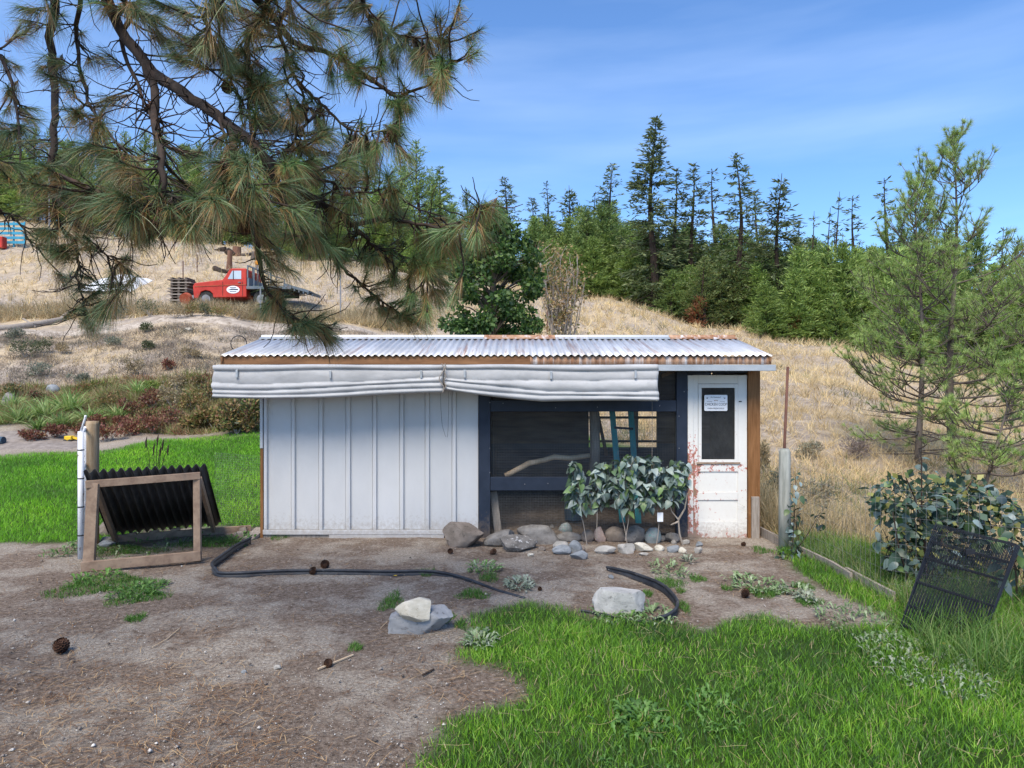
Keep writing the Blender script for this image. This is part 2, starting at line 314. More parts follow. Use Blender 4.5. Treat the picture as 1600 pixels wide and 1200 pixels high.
for _ in range(2): TB = np.array([np.convolve(np.pad(r, 2, 'edge'), k, 'valid') for r in TB])
def Hnp(x, y):
    x = np.asarray(x, float); y = np.asarray(y, float)
    ys = np.clip(y, 2.01, 159); a = np.clip(x / np.maximum(ys, 2), PA[0], PA[-1] - 1e-6)
    i = np.clip(np.searchsorted(PA, a, 'right') - 1, 0, len(PA) - 2); t = (a - PA[i]) / (PA[i + 1] - PA[i]); t = t * t * (3 - 2 * t)
    g = (np.log(ys) - LY[0]) / (LY[1] - LY[0]); j = np.clip(g.astype(int), 0, len(LY) - 2); u = g - j
    z = (TB[i, j] * (1 - u) + TB[i, j + 1] * u) * (1 - t) + (TB[i + 1, j] * (1 - u) + TB[i + 1, j + 1] * u) * t
    far = np.clip((y - 10) / 10, 0, 1)
    z = z + far * (.10 * np.sin(x * .9 + 1.3 * np.sin(y * .5)) + .08 * np.sin(y * 1.1 + x * .37) + .05 * np.sin(x * 2.3 + y * 1.7))
    near = np.clip((9 - y) / 3, 0, 1) * np.clip((y - 2) / 1.5, 0, 1)
    z = z + near * (.010 * np.sin(x * 2.1 + 1.7 * np.sin(y * 1.3)) + .008 * np.sin(y * 3.1 + x * 1.2))
    return z
def H(x, y): return float(Hnp([x], [y])[0])
def GP(px, py, y0=2.5, y1=120):
    Y = y0
    while Y < y1:
        X = FXX(px, Y)
        if ZZ(py, Y) <= H(X, Y): break
        Y *= 1.004
    X = FXX(px, Y); return Vector((X, Y, H(X, Y)))
def inpoly(x, y, poly):
    x = np.asarray(x); y = np.asarray(y); c = np.zeros(x.shape, bool); n = len(poly); j = n - 1
    for i in range(n):
        xi, yi = poly[i]; xj, yj = poly[j]
        m = ((yi > y) != (yj > y)) & (x < (xj - xi) * (y - yi) / (yj - yi + 1e-12) + xi); c ^= m; j = i
    return c
# front lawn outline from ground points
def gpl(l): return [tuple(GP(a, b)[:2]) for a, b in l]
LAWN_R = [(-.55, 2.0), (-.50, 3.2), (-.42, 3.55)] + gpl([(700, 1128), (770, 1108), (815, 1105), (832, 1070), (782, 1040), (716, 1030), (742, 1000), (733, 965), (800, 947), (870, 948), (935, 968), (1000, 974), (1062, 978), (1100, 992), (1150, 968), (1195, 963), (1262, 985), (1330, 985), (1400, 975), (1360, 950), (1300, 925), (1262, 905), (1235, 880), (1215, 862)]) + [(3.6, 8.2), (4.6, 7.0), (4.4, 5.0), (4.2, 2.0)]
LAWN_L = [(-30, 8.1), (-4.95, 8.15), (-4.75, 8.9), (-3.9, 9.05), (-3.1, 8.95), (-3.05, 10.4), (3.0, 11), (3.0, 14), (0, 17.8), (-3, 17.9), (-6.5, 17.6), (-8.7, 17.0), (-9.4, 15.9), (-11.5, 15.3), (-30, 15.3)]
PATH_L = [(-30, 15.4), (-11.5, 15.4), (-9.5, 16.0), (-8.9, 16.7), (-9.6, 17.3), (-12, 17.5), (-30, 17.5)]
# graded grid
def graded(lo, hi, step, far, g=1.055):
    a = list(np.arange(lo, hi + 1e-6, step)); s = step
    while a[-1] < far[1]: s *= g; a.append(a[-1] + s)
    s = step; b = []; c = lo
    while c > far[0]: s *= g; c -= s; b.append(c)
    return np.array(b[::-1] + a)
gx = graded(-7, 6, .07, (-420, 420)); gy = graded(2.6, 11, .07, (-420, 900))
XX, YY = np.meshgrid(gx, gy); ZG = Hnp(XX, YY)
# small relief in the dirt
rel = np.array([mn.noise((x * 3.1, y * 3.1, 0)) * .012 + mn.noise((x * 9, y * 9, 4)) * .005 if (-7 < x < 6 and 2.6 < y < 11) else 0 for x, y in zip(XX.ravel(), YY.ravel())]).reshape(XX.shape)
inR = inpoly(XX, YY, LAWN_R)
ZG = ZG + rel
ny, nx = XX.shape
idx = np.arange(nx * ny).reshape(ny, nx)
F = np.stack([idx[:-1, :-1], idx[:-1, 1:], idx[1:, 1:], idx[1:, :-1]], -1).reshape(-1, 4)
inL = inpoly(XX, YY, LAWN_L); inP = inpoly(XX, YY, PATH_L)
def soft(m, it=2):
    m = m.astype(float)
    for _ in range(it):
        p = np.pad(m, 1, 'edge'); m = (p[:-2, 1:-1] + p[2:, 1:-1] + p[1:-1, :-2] + p[1:-1, 2:] + p[1:-1, 1:-1]) / 5
    return m
green = soft(inR | inL)
hill = np.clip((YY - 10.0) / 1.5, 0, 1) * (1 - green); hill = np.maximum(hill, np.clip((XX - 3.25) / .25, 0, 1) * (YY < 12) * (YY > -400) * (1 - green) * .9)
hill = np.maximum(hill, 0) * (1 - soft(inP))
hill = np.where((YY < 18) & (YY > 10) & (XX < -3.2), hill * .3, hill)
aa_ = XX / np.maximum(YY, 1) * FX + 800; bed_ = soft((aa_ < 432) & (YY > 17.9) & (YY < 20.8), 3); hill = hill * (1 - bed_)
zone = np.stack([green, hill, soft(inP)], -1).reshape(-1, 3)
def ground_mat():
    m = bpy.data.materials.new('earth'); m.use_nodes = True; nt = m.node_tree; b = nt.nodes['Principled BSDF']; L = nt.links.new
    b.inputs['Roughness'].default_value = .97; b.inputs['Specular IOR Level'].default_value = .1
    tc = nn(nt, 'ShaderNodeTexCoord'); at = nn(nt, 'ShaderNodeAttribute'); at.attribute_name = 'Col'; sp = nn(nt, 'ShaderNodeSeparateColor'); L(at.outputs['Color'], sp.inputs[0])
    def noise(s, d=6, r=.65):
        n = nn(nt, 'ShaderNodeTexNoise'); n.inputs['Scale'].default_value = s; n.inputs['Detail'].default_value = d; n.inputs['Roughness'].default_value = r; L(tc.outputs['Object'], n.inputs['Vector']); return n.outputs['Fac']
    def ramp(f, *st):
        r = nn(nt, 'ShaderNodeValToRGB'); e = r.color_ramp.elements; e[0].position, e[0].color = st[0][0], c4(st[0][1]); e[1].position, e[1].color = st[-1][0], c4(st[-1][1])
        for p, c in st[1:-1]: x = e.new(p); x.color = c4(c)
        L(f, r.inputs[0]); return r.outputs[0]
    def mix(f, a, b2):
        x = nn(nt, 'ShaderNodeMix'); x.data_type = 'RGBA'; L(f, x.inputs[0]); L(a, x.inputs[6]); L(b2, x.inputs[7]); return x.outputs[2]
    d1 = ramp(noise(28, 8, .8), (.35, (.070, .048, .036)), (.44, (.165, .126, .098)), (.56, (.27, .212, .17)), (.66, (.44, .375, .31)))
    d2 = ramp(noise(45, 8, .8), (.35, (.16, .13, .105)), (.48, (.32, .275, .23)), (.64, (.53, .48, .41)))
    dm = ramp(noise(1.3, 8, .7), (.47, (0, 0, 0)), (.56, (1, 1, 1)))
    dirt = mix(dm, d1, d2)
    h1 = ramp(noise(2.2, 9, .75), (.33, (.19, .155, .125)), (.48, (.42, .335, .23)), (.66, (.58, .47, .31)))
    h2 = ramp(noise(3.5, 9, .75), (.33, (.19, .16, .14)), (.5, (.34, .29, .245)), (.68, (.52, .46, .39)))
    hm = ramp(noise(.35, 5), (.42, (0, 0, 0)), (.6, (1, 1, 1))); hillc = mix(hm, h1, h2)
    g1 = ramp(noise(8, 8), (.3, (.03, .06, .015)), (.7, (.07, .13, .025)))
    c = mix(sp.outputs[1], dirt, hillc); c = mix(sp.outputs[0], c, g1); c = mix(sp.outputs[2], c, d2)
    L(c, b.inputs['Base Color'])
    bp = nn(nt, 'ShaderNodeBump'); bp.inputs['Strength'].default_value = 1; bp.inputs['Distance'].default_value = .032; L(noise(38, 9, .75), bp.inputs['Height']); L(bp.outputs[0], b.inputs['Normal'])
    return m
M_GROUND = ground_mat()
build('ground', np.stack([XX, YY, ZG], -1).reshape(-1, 3), F, M_GROUND, smooth=True, col=zone, kind='structure')
def drape(name, pts, wid, m, lift=.05, step=.25, kind='structure', **k):
    pts = [Vector(p) for p in pts]; L_ = []
    for a, b in zip(pts[:-1], pts[1:]):
        n = max(1, int((b - a).length / step)); L_ += [a.lerp(b, i / n) for i in range(n)]
    L_.append(pts[-1]); V = []; Fc = []; nw = 8
    for i, p in enumerate(L_):
        d = (L_[min(i + 1, len(L_) - 1)] - L_[max(i - 1, 0)]).normalized(); q = Vector((-d.y, d.x))
        ww = wid * (1 + .25 * mn.noise((i * .3, 1, 2)))
        for j in range(nw + 1):
            t = j / nw - .5; x = p.x + q.x * ww * t; y = p.y + q.y * ww * t; e = abs(t) * 2
            V.append((x, y, H(x, y) + (lift if e < .9 and 1 < i < len(L_) - 2 else -.06)))
    for i in range(len(L_) - 1):
        for j in range(nw): a = i * (nw + 1) + j; Fc.append((a, a + 1, a + nw + 2, a + nw + 1))
    return build(name, V, Fc, m, smooth=True, kind=kind, **k)
M_TRACK = mat('pale_track_dirt', (.27, .225, .185), (.50, .44, .37), 2.2, (1, 1, 1), .97, .4, detail=10, c3=(.20, .16, .12), s3=5, t3=(.52, .62))
M_PATH = mat('garden_path_dirt', (.17, .145, .13), (.29, .255, .23), 6, (1, 1, 1), .97, .4, detail=9)
drape('dirt_track', [(-22, 26.0), (-14, 28.0), (-9.5, 28.0), (-4, 27.6), (1, 27.0)], 1.3, M_TRACK, .05)
drape('path', [(-26, 16.5), (-14, 16.4), (-10.0, 16.6)], 1.6, M_PATH, .04)

# ------------------------------------------------------------------ blades
def blades(bx, by, bz, hgt, wid, col, lean=.35, curl=.3, seg=2, az=None):
    n = len(bx); a = RNG.uniform(0, 2 * math.pi, n); l = RNG.uniform(.05, 1, n) * lean
    dx, dy = np.cos(a) * l, np.sin(a) * l; wa = RNG.uniform(0, math.pi, n); wx, wy = np.cos(wa) * wid / 2, np.sin(wa) * wid / 2
    B = np.stack([bx, by, bz], -1)
    def pt(t, sgn, wf):
        x = B[:, 0] + dx * hgt * t * (1 + curl * t) + sgn * wx * wf; y = B[:, 1] + dy * hgt * t * (1 + curl * t) + sgn * wy * wf
        z = B[:, 2] + hgt * t * (1 - .35 * l * t); return np.stack([x, y, z], -1)
    if seg == 1:
        V = np.stack([pt(0, -1, 1), pt(0, 1, 1), pt(1, 0, 0)], 1); k = 3; Fb = np.array([[0, 1, 2]])
    else:
        V = np.stack([pt(0, -1, 1), pt(0, 1, 1), pt(.55, -1, .8), pt(.55, 1, .8), pt(1, 0, 0)], 1); k = 5; Fb = np.array([[0, 1, 3], [0, 3, 2], [2, 3, 4]])
    Fc = (np.arange(n)[:, None, None] * k + Fb[None]).reshape(-1, 3)
    C = np.repeat(np.asarray(col)[:, None, :], k, 1).reshape(-1, 3)
    return V.reshape(-1, 3), Fc, C
def vnoise(x, y, s, seed=0):
    rs = np.random.RandomState(seed); v = 0
    for i in range(5):
        a = rs.uniform(0, 2 * math.pi); f = s * (1.0 + .7 * i); ph = rs.uniform(0, 6, 2); v = v + np.sin((x * math.cos(a) + y * math.sin(a)) * f + ph[0] + 1.5 * np.sin((x * math.sin(a) - y * math.cos(a)) * f * .6 + ph[1])) / (1 + .4 * i)
    return v / 2.6
def pick(cols, t):
    cols = np.array(cols); t = np.clip(t, 0, .9999) * (len(cols) - 1); i = t.astype(int); f = (t - i)[:, None]; return cols[i] * (1 - f) + cols[i + 1] * f
# front lawn
n = 190000; x = RNG.uniform(-.8, 4.6, n); y = RNG.uniform(3.0, 8.3, n)
edge = .05 * vnoise(x, y, 9, 3) + .035 * vnoise(x, y, 23, 4) + RNG.normal(0, .035, n); m = inpoly(x + edge, y + edge * .8, LAWN_R); x, y = x[m], y[m]
thin = vnoise(x, y, 2.2, 5) + .5; keep = RNG.uniform(0, 1, len(x)) < np.clip(thin * 1.5 + .55, .45, 1); x, y = x[keep], y[keep]
tall = np.clip((x - 3.32) / .25, 0, 1) + .25 * np.clip((x - 2.6) / .4, 0, 1)
hg = (.042 + .034 * RNG.random(len(x)) + .020 * vnoise(x, y, 3, 8)) * (1 + 2.4 * tall * RNG.random(len(x)))
t = .42 + .20 * vnoise(x, y, 1.3, 9) + .16 * vnoise(x, y, 5, 10) + RNG.normal(0, .23, len(x))
col = pick([(.020, .060, .014), (.07, .19, .018), (.14, .34, .018), (.24, .49, .026), (.42, .60, .09)], t)
dry = RNG.random(len(x)) < .045 + .10 * tall; col[dry] = pick([(.35, .28, .14), (.5, .42, .25)], RNG.random(dry.sum()))
V, Fc, C = blades(x, y, Hnp(x, y) - .004, hg, .0045 * RNG.uniform(.6, 1.3, len(x)), col, lean=.75, curl=.5)
build('lawn_grass', V, Fc, M_GRASS, col=C, kind='stuff', label='bright green mown grass in the front right of the yard', cat='grass')
# back lawn
n = 230000; x = RNG.uniform(-17, 3, n); y = np.exp(RNG.uniform(math.log(8), math.log(18), n)); e = .12 * vnoise(x, y, 3, 13)
m = inpoly(x + e, y + e, LAWN_L) & (x / y > -.86) & ~((x > -3.05) & (x < 3.1) & (y > 8.4) & (y < 10.6)) & ~((x > -2.2) & (y < 15)); x, y = x[m], y[m]
t = .48 + .28 * vnoise(x, y, 1.3, 19) + RNG.normal(0, .15, len(x))
col = pick([(.06, .17, .015), (.10, .30, .012), (.17, .46, .012), (.27, .60, .015), (.42, .70, .04)], t)
V, Fc, C = blades(x, y, Hnp(x, y) - .005, .055 + .03 * RNG.random(len(x)), .0008 * y, col, lean=.8, seg=1)
build('back_lawn_grass', V, Fc, M_GRASS, col=C, kind='stuff', label='vivid green lawn behind the lean-to frame and gate', cat='grass')
# dry hillside grass, clumped
def hill_grass():
    n = 430000; px = RNG.uniform(-500, 2300, n); y = np.exp(RNG.uniform(math.log(5.0), math.log(62), n)); x = (px - 800) / FX * y
    # tufts: pull points towards clump centres
    cs = .28 + .012 * y; gxx = np.floor(x / cs); gyy = np.floor(y / cs); h1 = np.modf(np.sin(gxx * 127.1 + gyy * 311.7) * 43758.5)[0]; h2 = np.modf(np.sin(gxx * 269.5 + gyy * 183.3) * 43758.5)[0]
    cx = (gxx + .5 + .5 * h1) * cs; cy = (gyy + .5 + .5 * h2) * cs; pull = RNG.uniform(0, .8, n); x = x * (1 - pull) + cx * pull; y = y * (1 - pull) + cy * pull
    a = x / y * FX + 800
    ok = ~inpoly(x, y, LAWN_L) & ~inpoly(x, y, LAWN_R) & ~inpoly(x, y, PATH_L)
    ok &= ~((x > -3.3) & (x < 3.15) & (y < 11.0)) & ~((x < 3.9 + .3 * vnoise(x, y, 3, 99)) & (y < 7.6)) & ~((x < 3.2) & (y < 9.5)) & ~((x < -2) & (y < 17.6))
    ok &= ~((a < 430) & (y > 17) & (y < 20.5)) & ~((a < 760) & (y > 26.6) & (y < 29.0) & (x < 1))
    left = a < 620; bank = left & (y < 27)
    dens = np.where(bank, .95, np.where(left, .75, 1.0)) * np.clip(.75 + .55 * vnoise(x, y, .8, 23), .15, 1)
    ok &= RNG.random(n) < dens; x, y, a, bank, h1 = x[ok], y[ok], a[ok], bank[ok], h1[ok]
    t = .52 + .20 * vnoise(x, y, .5, 29) + RNG.normal(0, .15, len(x)) + .18 * h1
    col = pick([(.24, .18, .125), (.42, .325, .20), (.58, .45, .26), (.70, .55, .31), (.80, .64, .36), (.84, .73, .50)], t)
    g2 = vnoise(x, y, .9, 31) + RNG.normal(0, .3, len(x)); sel = g2 > .75; col[sel] = pick([(.12, .14, .08), (.24, .24, .14)], RNG.random(sel.sum()))
    sel = bank & (vnoise(x, y, 1.1, 37) + RNG.normal(0, .5, len(x)) > .0); col[sel] = pick([(.09, .085, .065), (.16, .15, .11), (.24, .19, .16), (.33, .27, .22)], RNG.random(sel.sum()))
    near = (y < 13) & (x > 3) ; gg = near & (RNG.random(len(x)) < .25 * np.clip((13 - y) / 3, 0, 1)); col[gg] = pick([(.10, .16, .05), (.20, .26, .10)], RNG.random(gg.sum()))
    hg = np.where(bank, .15, .34) * RNG.uniform(.45, 1.25, len(x)) * np.clip(.7 + y / 60, .8, 1.3) * (1 + .3 * vnoise(x, y, .6, 41))
    V, Fc, C = blades(x, y, Hnp(x, y) - .01, hg, .0009 * y * RNG.uniform(.6, 1.3, len(x)) + .0018, col, lean=1.0, curl=.6, seg=1)
    build('dry_grass', V, Fc, M_DRY, col=C, kind='stuff', label='straw coloured dry grass covering the hillside and bank', cat='grass')
hill_grass()
def ground_cover(name, label, cat, n, pxr, yr, cols, hh, wd, seed, dens=.0, seg=1, cl=.35):
    px = RNG.uniform(*pxr, n); y = RNG.uniform(*yr, n); x = (px - 800) / FX * y; ok = vnoise(x, y, 1.4, seed) + RNG.normal(0, .25, n) > dens; x, y = x[ok], y[ok]
    t = .5 + .4 * vnoise(x, y, 1.9, seed + 1) + RNG.normal(0, .14, len(x)); V, Fc, C = blades(x, y, Hnp(x, y) - .01, hh * RNG.uniform(.3, 1.2, len(x)) * (1 + .5 * vnoise(x, y, 2.5, seed + 2)), wd * RNG.uniform(.5, 1.3, len(x)), pick(cols, t), lean=1.3, curl=.3, seg=seg)
    build(name, V, Fc, M_FOL, col=C, kind='stuff', label=label, cat=cat)
ground_cover('bed_ground_cover', 'tangled red green and straw ground cover filling the flower bed', 'ground cover', 60000, (-200, 425), (17.7, 21.2), [(.16, .05, .035), (.32, .10, .07), (.20, .25, .07), (.32, .38, .12), (.50, .34, .20), (.16, .20, .07), (.42, .17, .11), (.62, .50, .32)], .26, .035, 61, -.7)
ground_cover('bank_weeds', 'low grey brown weeds scattered over the dry bank', 'weeds', 120000, (-200, 640), (20.2, 27.2), [(.12, .115, .085), (.20, .19, .14), (.38, .32, .25), (.25, .20, .17), (.50, .41, .30), (.66, .55, .40)], .15, .020, 71, -.15)
ground_cover('truck_weeds', 'straw and rust coloured weeds hiding the wheels of the red truck', 'weeds', 3800, (285, 480), (30.3, 31.25), [(.16, .15, .08), (.42, .32, .18), (.60, .48, .28), (.26, .24, .12), (.5, .32, .2)], .62, .04, 91, -2)
ground_cover('terrace_weeds', 'tall straw weeds along the terrace before the red truck', 'weeds', 26000, (-100, 640), (29.4, 31.4), [(.13, .14, .07), (.36, .28, .16), (.55, .43, .26), (.22, .20, .10), (.45, .30, .2)], .62, .035, 81, -.3)

# ------------------------------------------------------------------ litter, pebbles
def litter():
    n = 15000; px = RNG.uniform(-200, 1500, n); Y = 1 / RNG.uniform(1 / 8.5, 1 / 3.2, n); x = (px - 800) / FX * Y; y = Y
    ok = ~inpoly(x, y, LAWN_R) & ~inpoly(x, y, LAWN_L) & (x < 3.1)
    d = vnoise(x, y, 2.2, 51) + .4 + np.clip(1 - abs(y - 7.7) / .9, 0, 1) * 1.0; ok &= RNG.random(n) < np.clip(.25 + .6 * d, .08, 1); x, y = x[ok], y[ok]; n = len(x)
    a = RNG.uniform(0, math.pi, n) ; l = RNG.uniform(.03, .13, n); wd = .0009 + RNG.random(n) * .0009
    b = a + RNG.normal(0, .22, n); z = Hnp(x, y) + .013 + RNG.random(n) * .008
    p0 = np.stack([x, y, z], -1); p1 = p0 + np.stack([np.cos(a) * l / 2, np.sin(a) * l / 2, np.full(n, .004)], -1); p2 = p1 + np.stack([np.cos(b) * l / 2, np.sin(b) * l / 2, np.full(n, -.002)], -1)
    wv = np.stack([-np.sin(a) * wd, np.cos(a) * wd, np.zeros(n)], -1)
    V = np.stack([p0 - wv, p0 + wv, p1 - wv, p1 + wv, p2 - wv, p2 + wv], 1).reshape(-1, 3); Fb = np.array([[0, 1, 3, 2], [2, 3, 5, 4]]); Fc = (np.arange(n)[:, None, None] * 6 + Fb[None]).reshape(-1, 4)
    col = pick([(.10, .055, .035), (.20, .115, .065), (.32, .20, .11), (.48, .35, .20)], RNG.random(n) ** 1.2); C = np.repeat(col[:, None], 6, 1).reshape(-1, 3)
    build('fallen_pine_needles', V, Fc, M_LIT, col=C, kind='stuff', label='brown fallen pine needles scattered over the bare dirt', cat='pine needles')
    # pebbles: squashed octahedra
    n = 26000; px = RNG.uniform(-200, 1500, n); Y = 1 / RNG.uniform(1 / 8.6, 1 / 3.2, n); x = (px - 800) / FX * Y; y = Y
    ok = ~inpoly(x, y, LAWN_R) & ~inpoly(x, y, LAWN_L) & (x < 3.1); x, y = x[ok], y[ok]; n = len(x)
    s = .0022 + .0045 * RNG.random(n) ** 4 + (RNG.random(n) < .006) * .010; base = np.array([(1, 0, 0), (0, 1, 0), (-1, 0, 0), (0, -1, 0), (0, 0, .7), (0, 0, -.5)])
    J = base[None] * RNG.uniform(.6, 1.3, (n, 6, 3)) * s[:, None, None]; a = RNG.uniform(0, 6.3, n); ca, sa = np.cos(a)[:, None], np.sin(a)[:, None]
    J = np.stack([J[..., 0] * ca - J[..., 1] * sa, J[..., 0] * sa + J[..., 1] * ca, J[..., 2]], -1)
    V = (J + np.stack([x, y, Hnp(x, y) + .010 + s * .2], -1)[:, None]).reshape(-1, 3)
    Fb = np.array([[0, 1, 4], [1, 2, 4], [2, 3, 4], [3, 0, 4], [1, 0, 5], [2, 1, 5], [3, 2, 5], [0, 3, 5]]); Fc = (np.arange(n)[:, None, None] * 6 + Fb[None]).reshape(-1, 3)
    col = pick([(.10, .085, .075), (.22, .19, .17), (.36, .33, .30), (.62, .60, .57)], RNG.random(n) ** 1.3); C = np.repeat(col[:, None], 6, 1).reshape(-1, 3)
    build('pebbles', V, Fc, M_LIT, col=C, kind='stuff', label='small pebbles and grit on the dirt yard', cat='pebbles')
litter()
def lawn_straws():
    n = 190; x = RNG.uniform(-.6, 3.6, n); y = RNG.uniform(3.0, 6.2, n); ok = inpoly(x, y, LAWN_R); x, y = x[ok], y[ok]; n = len(x); a = RNG.uniform(0, 6.28, n); l = RNG.uniform(.08, .2, n); c = RNG.normal(0, .5, n); P_ = []
    z = Hnp(x, y) + .045 + .02 * RNG.random(n); p = np.stack([x, y, z], -1); P_.append(p)
    for q in range(3): p = p + np.stack([np.cos(a + c * q / 2) * l / 3, np.sin(a + c * q / 2) * l / 3, RNG.normal(0, .006, n)], -1); P_.append(p)
    P_ = np.stack(P_, 1); wv = np.stack([-np.sin(a), np.cos(a), 0 * a], -1)[:, None] * .0010; V = np.stack([P_ - wv, P_ + wv], 2).reshape(-1, 3); Fb = np.array([[0, 1, 3, 2], [2, 3, 5, 4], [4, 5, 7, 6]]); Fc = (np.arange(n)[:, None, None] * 8 + Fb[None]).reshape(-1, 4)
    C = np.repeat(pick([(.30, .22, .10), (.45, .36, .18), (.58, .50, .30)], RNG.random(n))[:, None], 8, 1).reshape(-1, 3); build('dry_straws', V, Fc, M_LIT, col=C, kind='stuff', label='tan pine needles and straws lying on the front lawn', cat='straw')
lawn_straws()
# grass tufts on dirt (small patches, each countable patch a thing)
def grass_patch(px, py, rx, ry, n, label, h=.05, dark=0):
    c = GP(px, py); rX = rx / FX * c.y; rY = ry / FX * c.y * c.y / CH
    a = RNG.uniform(0, 6.3, n); r = np.sqrt(RNG.random(n)) * (1 + .3 * np.sin(a * 3 + px)); x = c.x + rX * r * np.cos(a); y = c.y + rY * r * np.sin(a)
    t = .42 + RNG.normal(0, .2, n) - dark; col = pick([(.030, .085, .020), (.055, .15, .018), (.085, .22, .02), (.13, .30, .03), (.24, .36, .10)], t)
    V, Fc, C = blades(x, y, Hnp(x, y), h * RNG.uniform(.5, 1.2, n), .0045, col, lean=1.0)
    build('grass_patch', V, Fc, M_GRASS, col=C, loc=c, label=label, cat='grass patch', kind='stuff')
for a in [(165, 915, 75, 18, 2600, 'dark green grass patch on dirt in front of the wooden lean-to'), (215, 935, 40, 12, 900, 'thin grass at the right end of the patch by the lean-to frame'),
          (212, 968, 14, 5, 260, 'tiny round dark grass tuft on dirt below the lean-to frame'), (665, 897, 14, 5, 260, 'small grass tuft on the plastic edging in the middle of the yard'),
          (765, 905, 14, 7, 260, 'small grass tuft at the buried end of the plastic edging'), (612, 943, 16, 14, 420, 'grass tuft at the left of the slate rock'),
          (698, 968, 10, 8, 220, 'grass tuft at the right of the slate rock'), (720, 978, 8, 7, 160, 'smallest grass tuft between slate rock and lawn'), (738, 932, 24, 7, 500, 'thin grass patch between the slate rock and the edging'),
          (1045, 913, 22, 8, 500, 'grass patch beside the curved edging'), (1089, 906, 12, 5, 220, 'grass tuft right of the big leafy weed'), (1012, 930, 7, 4, 130, 'grass tuft between the white boulder and the edging'),
          (1064, 925, 8, 4, 110, 'grass tuft just outside the curved edging'), (1068, 950, 8, 9, 200, 'grass tuft at the outer bend of the curved edging'), (1134, 921, 7, 4, 110, 'lone grass tuft left of the pine cone'),
          (1195, 928, 28, 8, 620, 'grass patch next to the pine cone right of the door'), (1255, 918, 16, 5, 300, 'grass patch near the board edging'), (1264, 944, 20, 6, 330, 'grass patch on bare dirt close to the right lawn edge'),
          (555, 1016, 11, 6, 150, 'sparse grass tuft above the pale stick'), (1190, 862, 14, 5, 260, 'grass tuft beside the short post right of the door'), (440, 840, 22, 4, 350, 'grass growing along the foot of the white wall'),
          (330, 850, 55, 8, 1300, 'grass growing under the lean-to sheet beside the board'), (190, 862, 60, 8, 1300, 'grass growing behind the left post of the lean-to frame')]:
    grass_patch(*a)

# ------------------------------------------------------------------ chicken coop
YF = 8.47; KF = FX / YF
def fx(px, Y=YF): return FXX(px, Y)
def fz(py, Y=YF): return ZZ(py, Y)
coop = empty('chicken_coop', (0, YF, 0), 'long low chicken coop with corrugated roof, white metal wall and white door', 'shed')
YB = 10.5
bnd = [412, 455, 498, 540, 582, 624, 664, 706, 747.5]
for a, b in zip(bnd[:-1], bnd[1:]):
    jx = float(RNG.normal(0, .003)); jy = float(RNG.normal(0, .0015)); m = MB(); m.box(fx(a) + .001, fx(b) - .001, YF + abs(jy), YF + .012 + abs(jy), fz(827), fz(574))
    m.prism([(fx(a) + .012 + jx, YF), (fx(a) + .018 + jx, YF - .032), (fx(a) + .054 + jx, YF - .032), (fx(a) + .062 + jx, YF)], 2, fz(827), fz(574))
    m.go('wall_panel', M_WHITEMET, coop, bevel=.003)
MB().box(fx(412), fx(748), YF - .034, YF - .002, fz(834.5), fz(827.2)).go('bottom_trim', M_WHITEMET, coop, bevel=.003)
MB().box(fx(515), fx(694), YF - .03, YF + .01, fz(842), fz(834.8)).go('skirting_board', M_WHITEMET, coop, bevel=.003)
MB().box(fx(412), fx(514), YF - .01, YF + .02, -.05, fz(834.8)).go('foundation_board', M_GREYW, coop)
MB().box(fx(407.5), fx(411.6), YF - .03, YF + .03, fz(700), fz(574)).go('corner_trim', M_WHITEMET, coop)
MB().box(fx(407.5), fx(411.6), YF - .02, YF + .03, -.03, fz(700.5)).go('corner_trim', M_BROWNPOST, coop)
bw = [(748.2, 766, 575, 843, YF - .03, YF + .06, 'post'), (1056.3, 1073.5, 580, 843, YF - .03, YF + .06, 'post')]
for a, b, t, bt, y0, y1, nm in bw: MB().box(fx(a), fx(b), y0, y1, fz(bt), fz(t)).go(nm, M_NAVY, coop, bevel=.004)
MB().box(fx(766.3), fx(1056), YF - .022, YF + .03, fz(643), fz(625.5)).go('beam', M_NAVY, coop, bevel=.003)
MB().box(fx(766.3), fx(1056), YF - .022, YF + .03, fz(766), fz(745)).go('beam', M_NAVY, coop, bevel=.003)
MB().box(fx(1073.8), fx(1167.5), YF - .01, YF + .05, fz(582.6), fz(575)).go('beam', M_NAVY, coop)
MB().box(fx(700), fx(1056), YF + .0, YF + .05, fz(580), fz(570)).go('beam', M_DARKW, coop)
MB().box(fx(1168), fx(1186.5), YF - .03, YF + .09, -.02, fz(576)).go('post', M_BROWNPOST, coop, bevel=.004)
MB().box(fx(1172), fx(1184), YF - .068, YF - .032, -.02, fz(775)).go('short_post', M_GREYW, coop, bevel=.004)
# screws in the navy boards
m = MB()
for px, py in [(868, 637), (933, 636), (1030, 634), (786, 630), (820, 756), (856, 755), (765.5, 700), (765.5, 738), (765.5, 629), (1060, 650), (1060, 700), (1068, 612)]:
    m.tube([(fx(px), YF - .036, fz(py)), (fx(px), YF - .02, fz(py))], .006, 6)
tag(m.go('screw_heads', M_GALV, coop), kind='stuff')
# closed half: dark partition and interior
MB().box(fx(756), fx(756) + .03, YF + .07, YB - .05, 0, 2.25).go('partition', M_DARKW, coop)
MB().box(fx(412), fx(412) + .03, YF + .03, YB - .05, 0, 2.2).go('side_wall', M_FRAMEW, coop)
